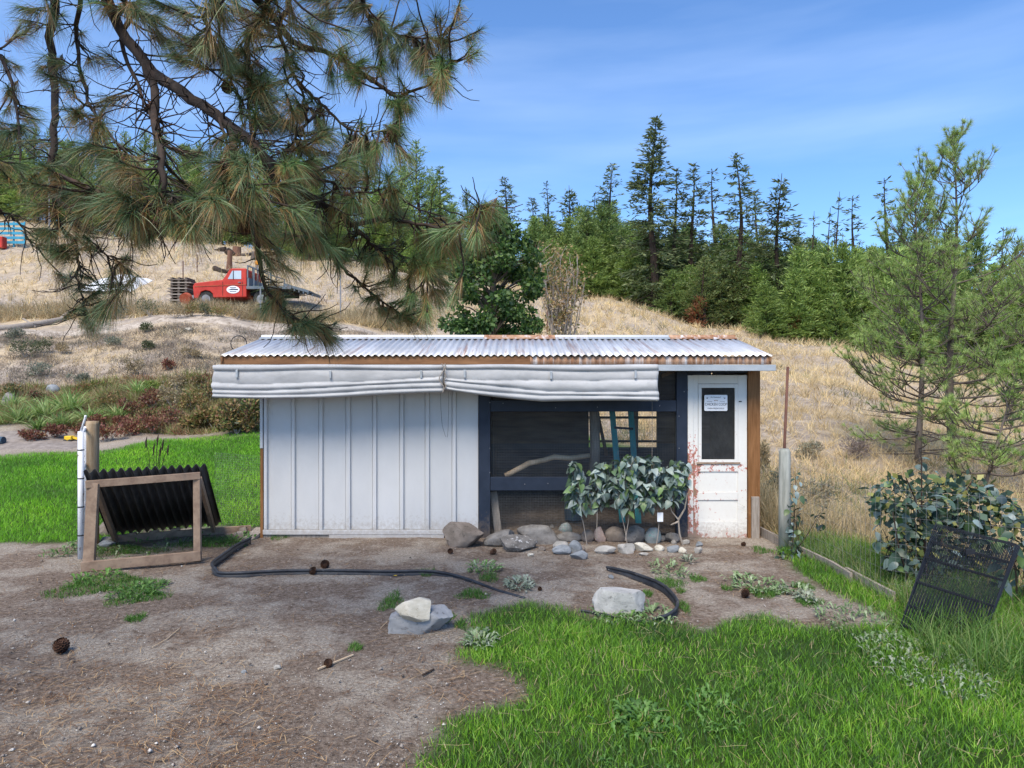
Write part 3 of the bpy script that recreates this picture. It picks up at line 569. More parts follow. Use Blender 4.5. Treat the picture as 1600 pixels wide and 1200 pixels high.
# right wall: sheet with horizontal corrugations
V = []; Fc = []; xs = fx(1187.5); n = 170
for i in range(n + 1):
    z = i / n * (fz(578)); o_ = .010 * math.sin(z / .076 * 2 * math.pi)
    for y in (YF + .02, YB): V += [(xs + o_, y, z)]
Fc = [(2 * i, 2 * i + 1, 2 * i + 3, 2 * i + 2) for i in range(n)]
o = build('side_sheet', V, Fc, M_BLACKC, coop, smooth=True); s = o.modifiers.new('thickness', 'SOLIDIFY'); s.thickness = .003
MB().box(xs - .05, xs - .015, YF + .1, YB - .06, 0, fz(582)).go('side_wall', M_DARKW, coop)
# back wall with an opening
bx0, bx1 = FXX(920, YB), FXX(1026, YB); bz0, bz1 = ZZ(699, YB), ZZ(641, YB); xl, xr = fx(412), fx(1186)
nb = 9
for i in range(nb):   # board by board
    z0 = i * 2.22 / nb; z1 = (i + 1) * 2.22 / nb - .0005
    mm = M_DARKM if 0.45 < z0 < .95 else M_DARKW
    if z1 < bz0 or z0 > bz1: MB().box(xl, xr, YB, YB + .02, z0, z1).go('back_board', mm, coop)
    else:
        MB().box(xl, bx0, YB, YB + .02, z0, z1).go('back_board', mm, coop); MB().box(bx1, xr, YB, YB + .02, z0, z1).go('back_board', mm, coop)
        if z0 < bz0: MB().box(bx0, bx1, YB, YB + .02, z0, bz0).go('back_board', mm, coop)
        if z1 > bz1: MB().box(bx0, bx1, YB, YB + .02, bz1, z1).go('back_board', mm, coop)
# corrugated lower lining on the back wall, seen through the mesh
V = []; n = 60; za, zb = ZZ(760, YB - .1), ZZ(702, YB - .1)
for i in range(n + 1):
    z = za + (zb - za) * i / n; yy = YB - .03 + .014 * math.sin(z / .09 * 2 * math.pi)
    V += [(fx(770), yy, z), (fx(1080), yy, z)]
build('back_lining', V, [(2 * i, 2 * i + 1, 2 * i + 3, 2 * i + 2) for i in range(n)], M_DARKM, coop, smooth=True)
for py in (652, 689): MB().box(bx0, bx1, YB - .03, YB - .002, ZZ(py + 2.2, YB), ZZ(py - 1.5, YB)).go('rail', M_DARKW, coop)
MB().beam(P(933, 643, YB - .05), P(948, 712, YB - .05), .05, .03, (0, 1, 0)).go('brace', M_DARKW, coop)
MB().tube([P(926, 850, 9.3), P(927, 760, 9.3), P(930, 700, 9.3), P(928, 630, 9.3)], [.075, .072, .068, .07], 10).go('roof_post', M_GREYW, coop, smooth=True)
MB().box(FXX(1014, 9.9) - .05, FXX(1014, 9.9) + .03, 10.9, 10.98, .2, 1.75).go('outer_post', M_GREYW, coop)
# rafters
for i in range(9):
    x_ = -3.0 + i * .75; MB().beam((x_, 8.2, 2.17), (x_, 9.46, 2.46), .045, .08).go('rafter', M_DARKW, coop)
MB().beam((1.9, YF + .2, 2.0), (2.35, YF + .2, 2.18), .04, .05, (0, 1, 0)).go('brace', M_FRAMEW, coop)
# floor soil inside, banked at the back
V = []; nx_, ny_ = 40, 20
for j in range(ny_ + 1):
    for i in range(nx_ + 1):
        x_ = fx(758) + (fx(1184) - fx(758)) * i / nx_; y_ = YF + .06 + (YB - YF - .08) * j / ny_
        V.append((x_, y_, .02 + .34 * (j / ny_) ** 1.1 * (1.2 - .5 * i / nx_) + .03 * mn.noise((x_ * 3, y_ * 3, 1))))
M_DUNG = mat('dark_coop_soil', (.10, .078, .06), (.22, .175, .14), 18, (1, 1, 1), .98, .6, detail=9, c3=(.35, .33, .3), s3=30, t3=(.70, .74))
build('coop_floor', V, [(j * (nx_ + 1) + i, j * (nx_ + 1) + i + 1, (j + 1) * (nx_ + 1) + i + 1, (j + 1) * (nx_ + 1) + i) for j in range(ny_) for i in range(nx_)], M_DUNG, coop, smooth=True)
# hardware cloth
def wires(x0, x1, z0, z1, y, sp, r, name, parent, m_):
    m = MB(); k = int((x1 - x0) / sp)
    for i in range(k + 1):
        x_ = x0 + (x1 - x0) * i / k; m.add([(x_ - r, y, z0), (x_ + r, y, z0), (x_ + r, y, z1), (x_ - r, y, z1)], [(0, 1, 2, 3)])
    k = int((z1 - z0) / sp)
    for i in range(k + 1):
        z_ = z0 + (z1 - z0) * i / k; m.add([(x0, y + .001, z_ - r), (x1, y + .001, z_ - r), (x1, y + .001, z_ + r), (x0, y + .001, z_ + r)], [(0, 1, 2, 3)])
    o = build(name, m.v, m.f, m_, parent); tag(o, kind='stuff'); s = o.modifiers.new('thickness', 'SOLIDIFY'); s.thickness = .001; return o
wires(fx(766), fx(1056), fz(840), fz(575), YF + .035, .02, .0009, 'wire_mesh', coop, M_MESH)
# roof sheets
X0, X1 = FXX(343, 8.1), FXX(1207, 8.1); YR0, ZR0 = 8.1, ZZ(556, 8.1) + .004; YR1, ZR1 = 9.46, ZZ(529, 9.46)
seams = [0, .066, .165, .265, .365, .465, .565, .605, .69, .785, .88, 1.0]
for s_i, (a, b) in enumerate(zip(seams[:-1], seams[1:])):
    xa, xb = X0 + (X1 - X0) * a, X0 + (X1 - X0) * b + (.03 if b < 1 else 0); k = int((xb - xa) / .0095); V = []; ext = RNG.uniform(-.008, .008)
    rows = [(0, 0), (.5, .002 * RNG.normal()), (1, 0)]
    for t, dz in rows:
        for i in range(k + 1):
            x_ = xa + (xb - xa) * i / k; y_ = YR0 + ext * (1 - t) + (YR1 - YR0) * t; z_ = ZR0 + (ZR1 - ZR0) * t + dz + .0105 * math.sin((x_ - X0) / .083 * 2 * math.pi) + .0025 * (s_i % 2)
            V.append((x_, y_, z_))
    Fc = [(r * (k + 1) + i, r * (k + 1) + i + 1, (r + 1) * (k + 1) + i + 1, (r + 1) * (k + 1) + i) for r in range(2) for i in range(k)]
    o = build('roof_sheet', V, Fc, M_ROOF, coop, smooth=True, loc=(xa, YR0, ZR0)); s = o.modifiers.new('thickness', 'SOLIDIFY'); s.thickness = .0015
# rear slope and ridge cap
V = []; k = 500
for t in (0, 1):
    for i in range(k + 1):
        x_ = X0 + (X1 - X0) * i / k; V.append((x_, YR1 + .01 + 1.4 * t, ZR1 - .02 - .32 * t + .0105 * math.sin((x_ - X0) / .083 * 2 * math.pi)))
build('rear_roof_sheet', V, [(i, i + 1, k + 2 + i, k + 1 + i) for i in range(k)], M_ROOF, coop, smooth=True)
segs = [0, .05, .28, .47, .62, .69, .86, 1]
for i, (a, b) in enumerate(zip(segs[:-1], segs[1:])):
    xa, xb = X0 + (X1 - X0) * a, X0 + (X1 - X0) * b; m = MB()
    m.prism([(YR1 - .10, ZR1 - .012), (YR1 - .10, ZR1 + .002), (YR1 - .02, ZR1 + .022), (YR1, ZR1 + .050), (YR1 + .02, ZR1 + .022), (YR1 + .1, ZR1 - .012)], 0, xa, xb - .002)
    m.go('ridge_cap', M_RUST if i in (3, 6) else (M_FLASH if i in (0, 5, 2) else M_ROOF), coop)
# fascia boards, drip strip, flashing
MB().box(X0, FXX(828, 8.14), 8.125, 8.155, ZZ(569.5, 8.14), ZZ(556.5, 8.14)).go('fascia_board', M_FASCIA, coop, bevel=.003)
V = []; k = 260; xa, xb = FXX(828, 8.14), FXX(1205, 8.14)
for t in (0, 1):
    for i in range(k + 1):
        x_ = xa + (xb - xa) * i / k; V.append((x_, 8.13 + .006 * math.sin(x_ / .083 * 2 * math.pi), ZZ(569.5, 8.14) if not t else ZZ(556.8, 8.14)))
o = build('rusty_fascia_sheet', V, [(i, i + 1, k + 2 + i, k + 1 + i) for i in range(k)], M_RUST, coop, smooth=True); s = o.modifiers.new('thickness', 'SOLIDIFY'); s.thickness = .002
MB().box(FXX(340, 8.1), FXX(1211, 8.1), 8.07, 8.16, ZZ(579.5, 8.1), ZZ(570, 8.1)).go('eave_flashing', M_FLASH, coop, bevel=.003)
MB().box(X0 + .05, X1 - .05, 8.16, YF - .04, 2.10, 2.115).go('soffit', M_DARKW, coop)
m = MB(); m.prism([(8.1, ZR0 - .07), (8.1, ZR0 - .02), (9.46, ZR1 - .03), (10.86, ZR1 - .36), (10.86, ZR1 - .42), (9.46, ZR1 - .12)], 0, X0 + .01, X0 + .035); m.go('barge_board', M_FASCIA, coop)
m = MB(); m.prism([(8.1, ZR0 - .07), (8.1, ZR0 - .02), (9.46, ZR1 - .03), (10.86, ZR1 - .36), (10.86, ZR1 - .42), (9.46, ZR1 - .12)], 0, X1 - .035, X1 - .01); m.go('barge_board', M_FASCIA, coop)
# door
DO = Vector((fx(1083), YF, fz(841)))
def dbx(a, b, t, bt, y0, y1): return MB().box(fx(a), fx(b), y0, y1, fz(bt), fz(t))
dbx(1074, 1082.6, 586.5, 840.5, YF - .02, YF + .03).go('door_jamb', M_DOOR, coop, loc=(fx(1074), YF, 0), bevel=.003)
m = MB(); DY0, DY1 = YF - .005, YF + .035
for a, b, t, bt in [(1083, 1090.5, 586, 841), (1153, 1167, 586, 841)]: m.box(fx(a), fx(b), DY0, DY1, fz(bt), fz(t))
for t, bt in [(586, 599.5), (724.5, 737), (769, 781.5), (814, 841)]: m.box(fx(1090.6), fx(1152.9), DY0 + .001, DY1, fz(bt), fz(t))
door = m.go('door', M_DOOR, coop, loc=(fx(1083), YF, 0), bevel=.003)
for t, bt in [(737.3, 768.7), (781.8, 813.7)]: dbx(1090.6, 1152.9, t, bt, DY0 + .014, DY1 - .005).go('door_panel', M_DOOR, door, loc=(fx(1083), YF, 0))
m = MB(); fb = DY0 - .004
for a, b, t, bt in [(1091, 1096, 600, 724), (1148, 1152.7, 600, 724), (1096.1, 1147.9, 600, 606), (1096.1, 1147.9, 718, 724)]: m.box(fx(a), fx(b), fb, DY0 + .02, fz(bt), fz(t))
m.go('screen_frame', M_DOOR, door, loc=(fx(1083), YF, 0), bevel=.002)
wires(fx(1096), fx(1148), fz(718), fz(606), YF + .012, .008, .0005, 'screen_mesh', door, M_MESH)
dbx(1088, 1156, 722, 724.8, DY0 - .012, DY0 + .01).go('door_sill', M_FRAMEW, door)
dbx(1154, 1158.5, 626.5, 628, DY0 - .008, DY0).go('door_latch', M_BLACKW, door)
# sign on the screen
sg = empty('coop_sign', (fx(1100), YF - .012, fz(642)), 'small white tin sign reading CHICKEN COOP on the door screen', 'sign')
m = MB(); m.prism([(fx(1100) + .01, fz(642)), (fx(1136) - .01, fz(642)), (fx(1136), fz(642) + .01), (fx(1136), fz(617) - .01), (fx(1136) - .01, fz(617)), (fx(1100) + .01, fz(617)), (fx(1100), fz(617) - .01), (fx(1100), fz(642) + .01)], 1, YF - .014, YF - .010)
m.go('plate', M_WHITE, sg)
def text(name, body, cx, cz, size, y, mat_, parent, sx=1, shear=0, axis=None):
    cu = bpy.data.curves.new(name, 'FONT'); cu.body = body; cu.size = size; cu.align_x = 'CENTER'; cu.align_y = 'CENTER'; cu.shear = shear; cu.extrude = .0004
    to = bpy.data.objects.new('tmp', cu); COL.objects.link(to); bpy.context.view_layer.update()
    me = bpy.data.meshes.new_from_object(to.evaluated_get(bpy.context.evaluated_depsgraph_get())); bpy.data.objects.remove(to); me.materials.append(mat_)
    for v in me.vertices: v.co.x *= sx
    o = link_mesh(name, me, parent, (cx, y, cz)); o.rotation_euler = axis or (R(90), 0, 0); return o
cxs = fx(1118); yt = YF - .0155
text('lettering', 'CHICKEN COOP', cxs, fz(631.8), .047, yt, M_INK, sg, .78)
text('lettering', 'FARM FRESH EGGS', cxs, fz(638.2), .025, yt, M_INK, sg, 1.0)
text('lettering', 'the Homestead', cxs - .004, fz(620.6), .020, yt, M_INK, sg, 1, .3)
hen = [(-10, 2), (-13, 6), (-9, 7), (-6, 4), (0, 3), (4, 7), (6, 10), (8, 10), (9, 8), (12, 7), (9, 6), (8, 1), (4, -4), (1, -5), (1, -8), (-1, -8), (-1, -5), (-5, -3)]
for cx_, cz_, s_, mm in [(fx(1104.5), fz(622.2), .0011, M_INK), (fx(1131.5), fz(622.2), -.0011, M_INK), (fx(1116.5), fz(626), .0009, M_BROWNINK), (fx(1119.8), fz(626), -.0009, M_BROWNINK)]:
    pts = [(cx_ + a * s_, cz_ + b * abs(s_)) for a, b in hen]
    MB().prism(pts, 1, yt - .0004, yt + .0004).go('hen_emblem', mm, sg)
for a, b in ((1104, 1112), (1124, 1132)): MB().box(fx(a), fx(b), yt - .0003, yt + .0004, fz(627.6), fz(627.2)).go('rule_line', M_INK, sg)
# rolled canvas blinds
def blind(px0, px1, top, botf, label, ends, phase):
    Y0 = 8.03; bl = empty('rolled_blind', (FXX(px0, Y0), Y0, ZZ(top, Y0)), label, 'canvas blind', 'rolled canvas blinds along the eave')
    nu, nv = 90, 40; V = []
    for i in range(nu + 1):
        t = i / nu; px = px0 + (px1 - px0) * t; zt = ZZ(top, Y0) - .006 * math.sin(t * 9 + phase); zb_ = ZZ(botf(t), Y0)
        c1 = .16 + .02 * math.sin(t * 7 + phase) ; c2 = .50 + .07 * math.sin(t * 3.1 + phase) + .02 * math.sin(t * 11); c3 = .70 + .06 * math.sin(t * 4 + phase * 2); c4_ = .86 + .03 * math.sin(t * 5 + phase)
        for j in range(nv + 1):
            v = j / nv; br = [0, c1, c2, c3, c4_, 1.0]; amp = [.032, .022, .042, .038, .045]; off = [0.015, .012, .018, .026, .02]
            for q in range(5):
                if v <= br[q + 1] or q == 4:
                    s_ = (v - br[q]) / (br[q + 1] - br[q]); break
            prof = off[q] + amp[q] * (max(0, math.sin(math.pi * min(max(s_, 0), 1))) ** .45)
            wr = .004 * mn.noise((px * .035, v * 6, phase)) + .0015 * mn.noise((px * .2, v * 10, phase))
            V.append((FXX(px, Y0) + .01 * math.sin(v * 9) * (1 if i in (0, nu) else 0), Y0 - prof - wr, zt + (zb_ - zt) * v))
    Fc = [(i * (nv + 1) + j, i * (nv + 1) + j + 1, (i + 1) * (nv + 1) + j + 1, (i + 1) * (nv + 1) + j) for i in range(nu) for j in range(nv)]
    nV = len(V)
    for i in range(nu + 1):
        for j in (0, nv): x_, y_, z_ = V[i * (nv + 1) + j]; V.append((x_, 8.062, z_))
    for i in range(nu):
        a = nV + 2 * i; Fc += [(a, a + 1, a + 3, a + 2), (i * (nv + 1), (i + 1) * (nv + 1), a + 2, a), (i * (nv + 1) + nv, a + 1, a + 3, (i + 1) * (nv + 1) + nv)]
    Fc.append(tuple(range(nv + 1)) + (nV + 1, nV)); e = nu * (nv + 1); Fc.append(tuple(e + j for j in range(nv, -1, -1)) + (nV + 2 * nu, nV + 2 * nu + 1))
    o = MB(); o.v = V; o.f = Fc; ob = o.go('canvas', M_CANVAS, bl, smooth=True)
    for px, py in ends: MB().box(FXX(px - 1.6, 7.98), FXX(px + 1.6, 7.98), 7.972, 7.992, ZZ(py + 6, 8), ZZ(py - 6, 8)).go('hook', M_FLASH, bl, bevel=.002)
    return bl
b1 = blind(334, 692, 570, lambda t: 621.5 - 8 * max(0, (t - .5) * 2) ** 1.2 + 1.5 * math.sin(t * 6), 'longer rolled grey canvas blind over the white wall', [(370, 584), (516, 585), (658, 585)], .6)
b2 = blind(695.5, 1027, 570, lambda t: 608 + 19 * min(1, t * 2.2) ** .8 + 1.0 * math.sin(t * 6), 'rolled grey canvas blind hanging above the wire mesh opening', [(726, 584), (861, 586), (993, 585)], 2.4)
m = MB(); m.tube([P(690 + 4 * math.sin(i), 568 + i * 5, 7.94) for i in range(10)], .006, 5); m.tube([P(695 + 2 * math.sin(i * 2), 568 + i * 5, 7.95) for i in range(9)], .007, 5); m.go('tie_rope', M_GREYW, b1)
def cord(pts, r, label, Y=8.40): return MB().tube([P(a, b, Y) for a, b in pts], r, 5).go('cord', M_BLACKW, label=label, cat='cord', loc=P(*pts[0], Y))
cord([(688, 614), (689, 640), (690, 655), (691, 665), (696, 682), (699, 683), (700, 672), (701, 640), (701, 612)], .0018, 'thin dark cord hanging in a loop on the white wall')
MB().tube([P(1019, 628, 8.3), P(1019, 700, 8.3), P(1018, 742, 8.3)], .0022, 5).go('pull_cord', M_GREYW, label='thin pale pull cord hanging from the right end of the blind', cat='cord', loc=P(1019, 628, 8.3))
# things in the run
MB().tube([P(789, 743, 8.75), P(800, 738, 8.75), P(826, 724, 8.8), P(850, 719, 8.9), P(866, 714, 8.95), P(890, 716, 9.05), P(921, 712, 9.15)], [.030, .034, .036, .033, .036, .036, .032], 9).go('perch_branch', M_PEEL, smooth=True, label='peeled tan branch used as a perch inside the run', cat='branch', loc=P(789, 743, 8.75))
lad = empty('ladder', P(975, 830, 9.0), 'teal step ladder standing inside the run behind the mesh', 'ladder')
MB().beam(P(956, 636, 9.3), P(973, 822, 8.95), .075, .03, (0, 1, 0)).go('rail', M_TEAL, lad); MB().beam(P(985, 636, 9.3), P(998, 824, 8.95), .075, .03, (0, 1, 0)).go('rail', M_TEAL, lad)
for py in (668, 706, 745, 784): MB().beam(P(958 + (py - 640) * .09, py, 9.18), P(987 + (py - 640) * .07, py + 2, 9.18), .04, .03).go('rung', M_NAVY, lad)
MB().beam(P(771, 768, 8.62), P(779, 836, 8.56), .09, .03, (0, 1, 0)).go('leaning_board', M_GREYW, label='weathered grey board leaning inside the run by the navy post', cat='board', loc=P(779, 836, 8.56))
bk = empty('bucket', P(896, 812, 9.0), 'dark blue plastic bin standing behind the leafy bushes in the run', 'bin')
m = MB(); c = P(896, 811, 9.0); m.lathe(c, [(.115, 0), (.135, .42), (.15, .44), (.15, .46), (.13, .46), (.11, .05)], 20); m.go('bin_body', M_BLUEP, bk, smooth=False)
# ------------------------------------------------------------------ far conifers (prototypes share mesh data)
def rand_dirs(n):
    v = RNG.normal(0, 1, (n, 3)); return v / np.linalg.norm(v, axis=1)[:, None]
def sprays(P0, D, ln, wd):
    """flat leaf-like kites: base P0, direction D"""
    n = len(P0); w_ = np.cross(D, rand_dirs(n)); w_ /= np.linalg.norm(w_, axis=1)[:, None] + 1e-9; ln = ln[:, None]; wd = wd[:, None]
    V = np.stack([P0, P0 + D * ln * .5 + w_ * wd * .5, P0 + D * ln, P0 + D * ln * .5 - w_ * wd * .5], 1).reshape(-1, 3)
    return V, (np.arange(n)[:, None] * 4 + np.arange(4)[None])
def quadcols(col, k): return np.repeat(col[:, None], k, 1).reshape(-1, 3)
PROTO = bpy.data.collections  # prototypes are kept as mesh data only
def conifer_meshes(name, Hh, Rr, start, step, per, sp, cols, style='fir', sparse=0, seed=0, lean=0):
    rs = np.random.RandomState(seed); tm = MB(); r0 = Hh * .012 + .05
    bend = lambda z: Vector((lean * z + .12 * math.sin(z * .5 + seed), .1 * math.sin(z * .37 + seed), z))
    tm.tube([bend(Hh * i / 10) + Vector((0, 0, -.5 if i == 0 else 0)) for i in range(11)], [max(.012, r0 * (1 - i / 10.2)) for i in range(11)], 6)
    P0 = []; D = []; LN = []; WD = []; CT = []; z = Hh * start * .6
    while z < Hh * .985:
        t = (z / Hh); alive = t > start
        prof = (1 - t) ** .75 if style == 'fir' else (math.sin(min(1, (1 - t) * 1.25) * math.pi * .5) ** .7 * (.55 + .45 * min(1, (t - start * .6) * 4)))
        if style == 'bushy': prof = (1 - t) ** .6
        for k in range(per):
            if rs.rand() < sparse * (.5 if t > .8 else 1): continue
            a = rs.uniform(0, 2 * math.pi); r = Rr * max(.05, prof) * rs.uniform(.45, 1.15); el = (.0 if style == 'fir' else .5) + (t - .5) * .9 + rs.normal(0, .15)
            d = Vector((math.cos(a) * math.cos(el), math.sin(a) * math.cos(el), math.sin(el))); b = bend(z); tip = b + d * r + Vector((0, 0, -.10 * r * r if style == 'fir' else .08 * r * r))
            mid = b.lerp(tip, .5) + Vector((0, 0, -.04 * r)); tm.tube([b, mid, tip], [.028 * (1 - t) + .010, .014, .006], 3, cap=False)
            if not alive and rs.rand() < .8: continue
            m = int(sp * r) + 3
            for q in range(m):
                u = rs.uniform(.15 if r < .8 else .28, 1.03); p = (b.lerp(mid, u * 2) if u < .5 else mid.lerp(tip, u * 2 - 1)) + Vector(rs.normal(0, .06 + .05 * r * .5, 3)) * (1.1 if style != 'fir' else .8)
                dd = (d * 1.0 + Vector(rs.normal(0, .6, 3)) + Vector((0, 0, -.12 if style == 'fir' else .35))).normalized()
                P0.append(p); D.append(dd); LN.append(rs.uniform(.16, .40) * (1 if style == 'fir' else .85)); WD.append(rs.uniform(.05, .11) * (1 if style == 'fir' else .62)); CT.append(rs.rand() * .75 + .25 * (q % 2))
        z += step * rs.uniform(.6, 1.35)
    V, Fq = sprays(np.array(P0), np.array(D), np.array(LN), np.array(WD)); col = pick(cols, np.array(CT))
    me = bpy.data.meshes.new(name + '_crown'); n = len(Fq)
    me.vertices.add(len(V)); me.vertices.foreach_set('co', V.astype(np.float32).ravel()); me.loops.add(n * 4); me.loops.foreach_set('vertex_index', Fq.astype(np.int32).ravel())
    me.polygons.add(n); me.polygons.foreach_set('loop_start', np.arange(0, n * 4, 4, dtype=np.int32)); me.polygons.foreach_set('loop_total', np.full(n, 4, dtype=np.int32)); me.update(calc_edges=True)
    at = me.color_attributes.new('Col', 'FLOAT_COLOR', 'POINT'); c = np.ones((len(V), 4), dtype=np.float32); c[:, :3] = quadcols(col, 4); at.data.foreach_set('color', c.ravel()); me.materials.append(M_FOL)
    mt = bpy.data.meshes.new(name + '_trunk'); mt.from_pydata([tuple(v) for v in tm.v], [], tm.f); mt.update(); mt.materials.append(M_BARK)
    return mt, me, Hh
DK = [(.044, .067, .032), (.081, .115, .048), (.132, .172, .063), (.207, .241, .092)]
MD = [(.073, .131, .045), (.125, .213, .060), (.206, .306, .081), (.312, .400, .112)]
BR = [(.086, .155, .041), (.172, .270, .060), (.276, .391, .086), (.414, .517, .149)]
OL = [(0.088, 0.114, 0.035), (0.141, 0.176, 0.053), (0.211, 0.246, 0.070), (0.299, 0.317, 0.106)]
RD = [(.22, .07, .03), (.35, .12, .05), (.45, .2, .09), (.3, .1, .04)]
C = conifer_meshes
PR = {
 'firA': C('fir', 14, 2.0, .12, .30, 6, 26, DK, 'fir', .12, 1, .012), 'firB': C('fir', 12, 1.9, .1, .36, 5, 15, DK, 'fir', .22, 2), 'firC': C('fir', 12, 1.5, .15, .40, 5, 9, DK, 'fir', .35, 3),
 'firD': C('fir', 13, 2.2, .1, .32, 6, 12, DK + MD[1:2], 'fir', .2, 4, -.01), 'firE': C('fir', 11, 1.9, .35, .30, 6, 17, DK, 'fir', .1, 5),
 'midA': C('pine', 9, 1.8, .15, .30, 7, 36, MD, 'pine', .05, 6), 'midB': C('pine', 8, 1.7, .12, .28, 7, 40, BR, 'bushy', .05, 7), 'midC': C('pine', 8.5, 1.8, .12, .28, 7, 38, MD + BR[2:3], 'bushy', .05, 8),
 'midD': C('pine', 9, 1.9, .08, .32, 6, 24, OL + MD, 'pine', .08, 9), 'brtA': C('pine', 6, 1.25, .06, .24, 7, 44, BR, 'bushy', .03, 10), 'brtB': C('pine', 5, 1.15, .05, .24, 7, 44, BR, 'bushy', .03, 12),
 'pineT': C('pine', 11, 1.8, .2, .34, 6, 26, MD + DK[1:2], 'pine', .08, 13), 'pineU': C('pine', 11, 1.7, .2, .36, 6, 20, MD, 'fir', .08, 14),
 'snag': C('snag', 10, 1.0, .5, .6, 4, 2, DK, 'fir', .4, 15), 'red': C('red', 2, .8, .02, .16, 6, 40, RD, 'bushy', .0, 16)}
def tree(kind, px, top, base, Y, label, group=None, fatter=1.25, cat='conifer', name=None, trunk_mat=None, widen=1.0, on_ground=False):
    x = FXX(px, Y); zb = H(x, Y) if on_ground or base is None else ZZ(base, Y)
    zb = min(zb, H(x, Y) + .0); h = ZZ(top, Y) - zb; mt, mc_, H0 = PR[kind]; s = h / H0
    e = empty(name or ('pine_tree' if kind[0] in 'mb' or kind.startswith('pine') else 'fir_tree'), (x, Y, zb), label, cat, group)
    e.scale = (widen * (.5 * s + .5) * fatter, widen * (.5 * s + .5) * fatter, s); e.rotation_euler = (0, 0, RNG.uniform(0, 6.28))
    for nm, me in (('trunk', mt), ('crown', mc_)):
        o = bpy.data.objects.new(nm, me); COL.objects.link(o); o.parent = e
    return e
# skyline trees, each recognisable
for a in [
 ('firA', 1018, 184, 478, 49, 'tallest dark fir on the skyline, rising above all others behind the ridge'),
 ('firB', 1054, 262, 482, 52, 'dark fir with a thin bare top directly right of the tallest fir'),
 ('firB', 1081, 254, 490, 51, 'slim dark fir, second to the right of the tallest fir'),
 ('firC', 1116, 264, 495, 53, 'very thin sparse fir between the slim fir and the wide double topped fir'),
 ('firD', 1156, 236, 508, 47, 'wide open branched fir with double top right of the skyline centre'),
 ('firE', 1219, 272, 470, 46, 'conical fir with long bare reddish trunk standing apart right of the wide fir'),
 ('firB', 955, 256, 462, 58, 'upright dark fir left of the tallest fir, above the bright green thicket'),
 ('firC', 855, 284, 460, 62, 'thin spiky dark fir behind the round green tree'),
 ('firE', 892, 290, 455, 62, 'short dark fir with rounded top left of the upright fir'),
 ('firB', 833, 308, 460, 64, 'small dark fir on the skyline just right of the leafy tree'),
 ('firC', 930, 300, 460, 62, 'small thin fir close to the left of the upright dark fir'),
 ('firC', 1336, 306, 520, 50, 'dark fir on the right skyline between the snags and the sparse tall fir'),
 ('firC', 1386, 277, 530, 46, 'sparse dark tall fir just left of the near right pine'),
 ('pineT', 654, 222, 430, 52, 'tall pine left of the leafy tree, highest behind the hanging branches'),
 ('pineU', 690, 260, 430, 54, 'second pine to the right of the tall pine, above the hanging branch tip'),
 ('pineT', 625, 238, 430, 54, 'pine half behind the hanging needles, left of the tall pine'),
 ('pineU', 588, 262, 425, 56, 'pine left of the pair behind the hanging needles'),
 ('firD', 790, 274, 450, 58, 'loose crooked pine showing above the top of the leafy tree'),
 ('firB', 1245, 345, 500, 60, 'low dark fir right of the conical fir'), ('firB', 1183, 300, 500, 58, 'dark fir between the wide fir and the conical fir'),
]: tree(*a, fatter=1.6)
for a in [('snag', 1269, 330, 500, 56, 'thin leafless leaning snag right of the conical fir'), ('snag', 1309, 300, 510, 55, 'dead bare snag, the taller of the pair on the right skyline'), ('snag', 1295, 325, 510, 56, 'dead bare snag, the shorter of the pair on the right skyline'), ('snag', 1459, 320, 510, 58, 'thin dead snag visible between the branches of the near pine')]:
    tree(*a, cat='dead tree', name='dead_tree')
tree('red', 1088, 466, 492, 46, 'small rusty red young conifer at the forest edge', cat='young tree', name='young_tree'); tree('red', 1235, 492, 528, 41, 'small reddish dying sapling at the forest edge on the right', cat='young tree', name='young_tree')
# thicket and forest belts
def belt(n, pxr, Yr, topf, kinds, label, group, seed, widen=1.15):
    rs = np.random.RandomState(seed)
    for i in range(n):
        px = pxr[0] + (pxr[1] - pxr[0]) * (i + rs.rand()) / n; Y = rs.uniform(*Yr); tree(kinds[rs.randint(len(kinds))], px, topf(px) + rs.uniform(-26, 24), None, Y, label, group, widen=widen)
def gridtop(xs, ys): return lambda p: float(np.interp(p, xs, ys))
belt(26, (830, 1010), (54, 66), gridtop([830, 900, 950, 1010], [350, 345, 335, 352]), ['midA', 'midB', 'midC'], 'bright green young pine in the thicket left of the tallest fir', 'young pines in the green thicket', 1)
belt(18, (850, 1010), (51.5, 56), gridtop([830, 900, 1010], [395, 385, 385]), ['brtA', 'midB', 'midC'], 'bushy front row pine of the green thicket left of the tallest fir', 'front row pines of the green thicket', 2)
belt(30, (1000, 1260), (50, 60), gridtop([1000, 1100, 1260], [365, 368, 385]), ['midA', 'midC', 'midD', 'firB'], 'olive green conifer in the forest belt below the tallest firs', 'conifers in the forest belt', 3)
belt(24, (1030, 1260), (45.5, 51), gridtop([1000, 1100, 1260], [410, 420, 435]), ['midC', 'midD', 'brtA', 'midA'], 'low green conifer at the foot of the forest belt behind the ridge', 'low conifers behind the ridge', 4)
belt(34, (1230, 1480), (40.5, 48), gridtop([1230, 1300, 1480], [410, 405, 400]), ['brtA', 'midB', 'brtB'], 'bright green bushy pine behind the ridge on the right', 'bushy pines on the right behind the ridge', 5)
belt(16, (1180, 1420), (39.5, 43), gridtop([1180, 1300, 1420], [462, 460, 452]), ['brtA', 'brtB'], 'small bright pine at the forest edge on the right', 'small bright pines at the forest edge', 6)
belt(26, (1235, 1720), (56, 75), gridtop([1235, 1350, 1500, 1720], [372, 372, 380, 375]), ['firC', 'midD', 'firE', 'midA'], 'grey green conifer in the distance on the right', 'distant conifers on the right', 7)
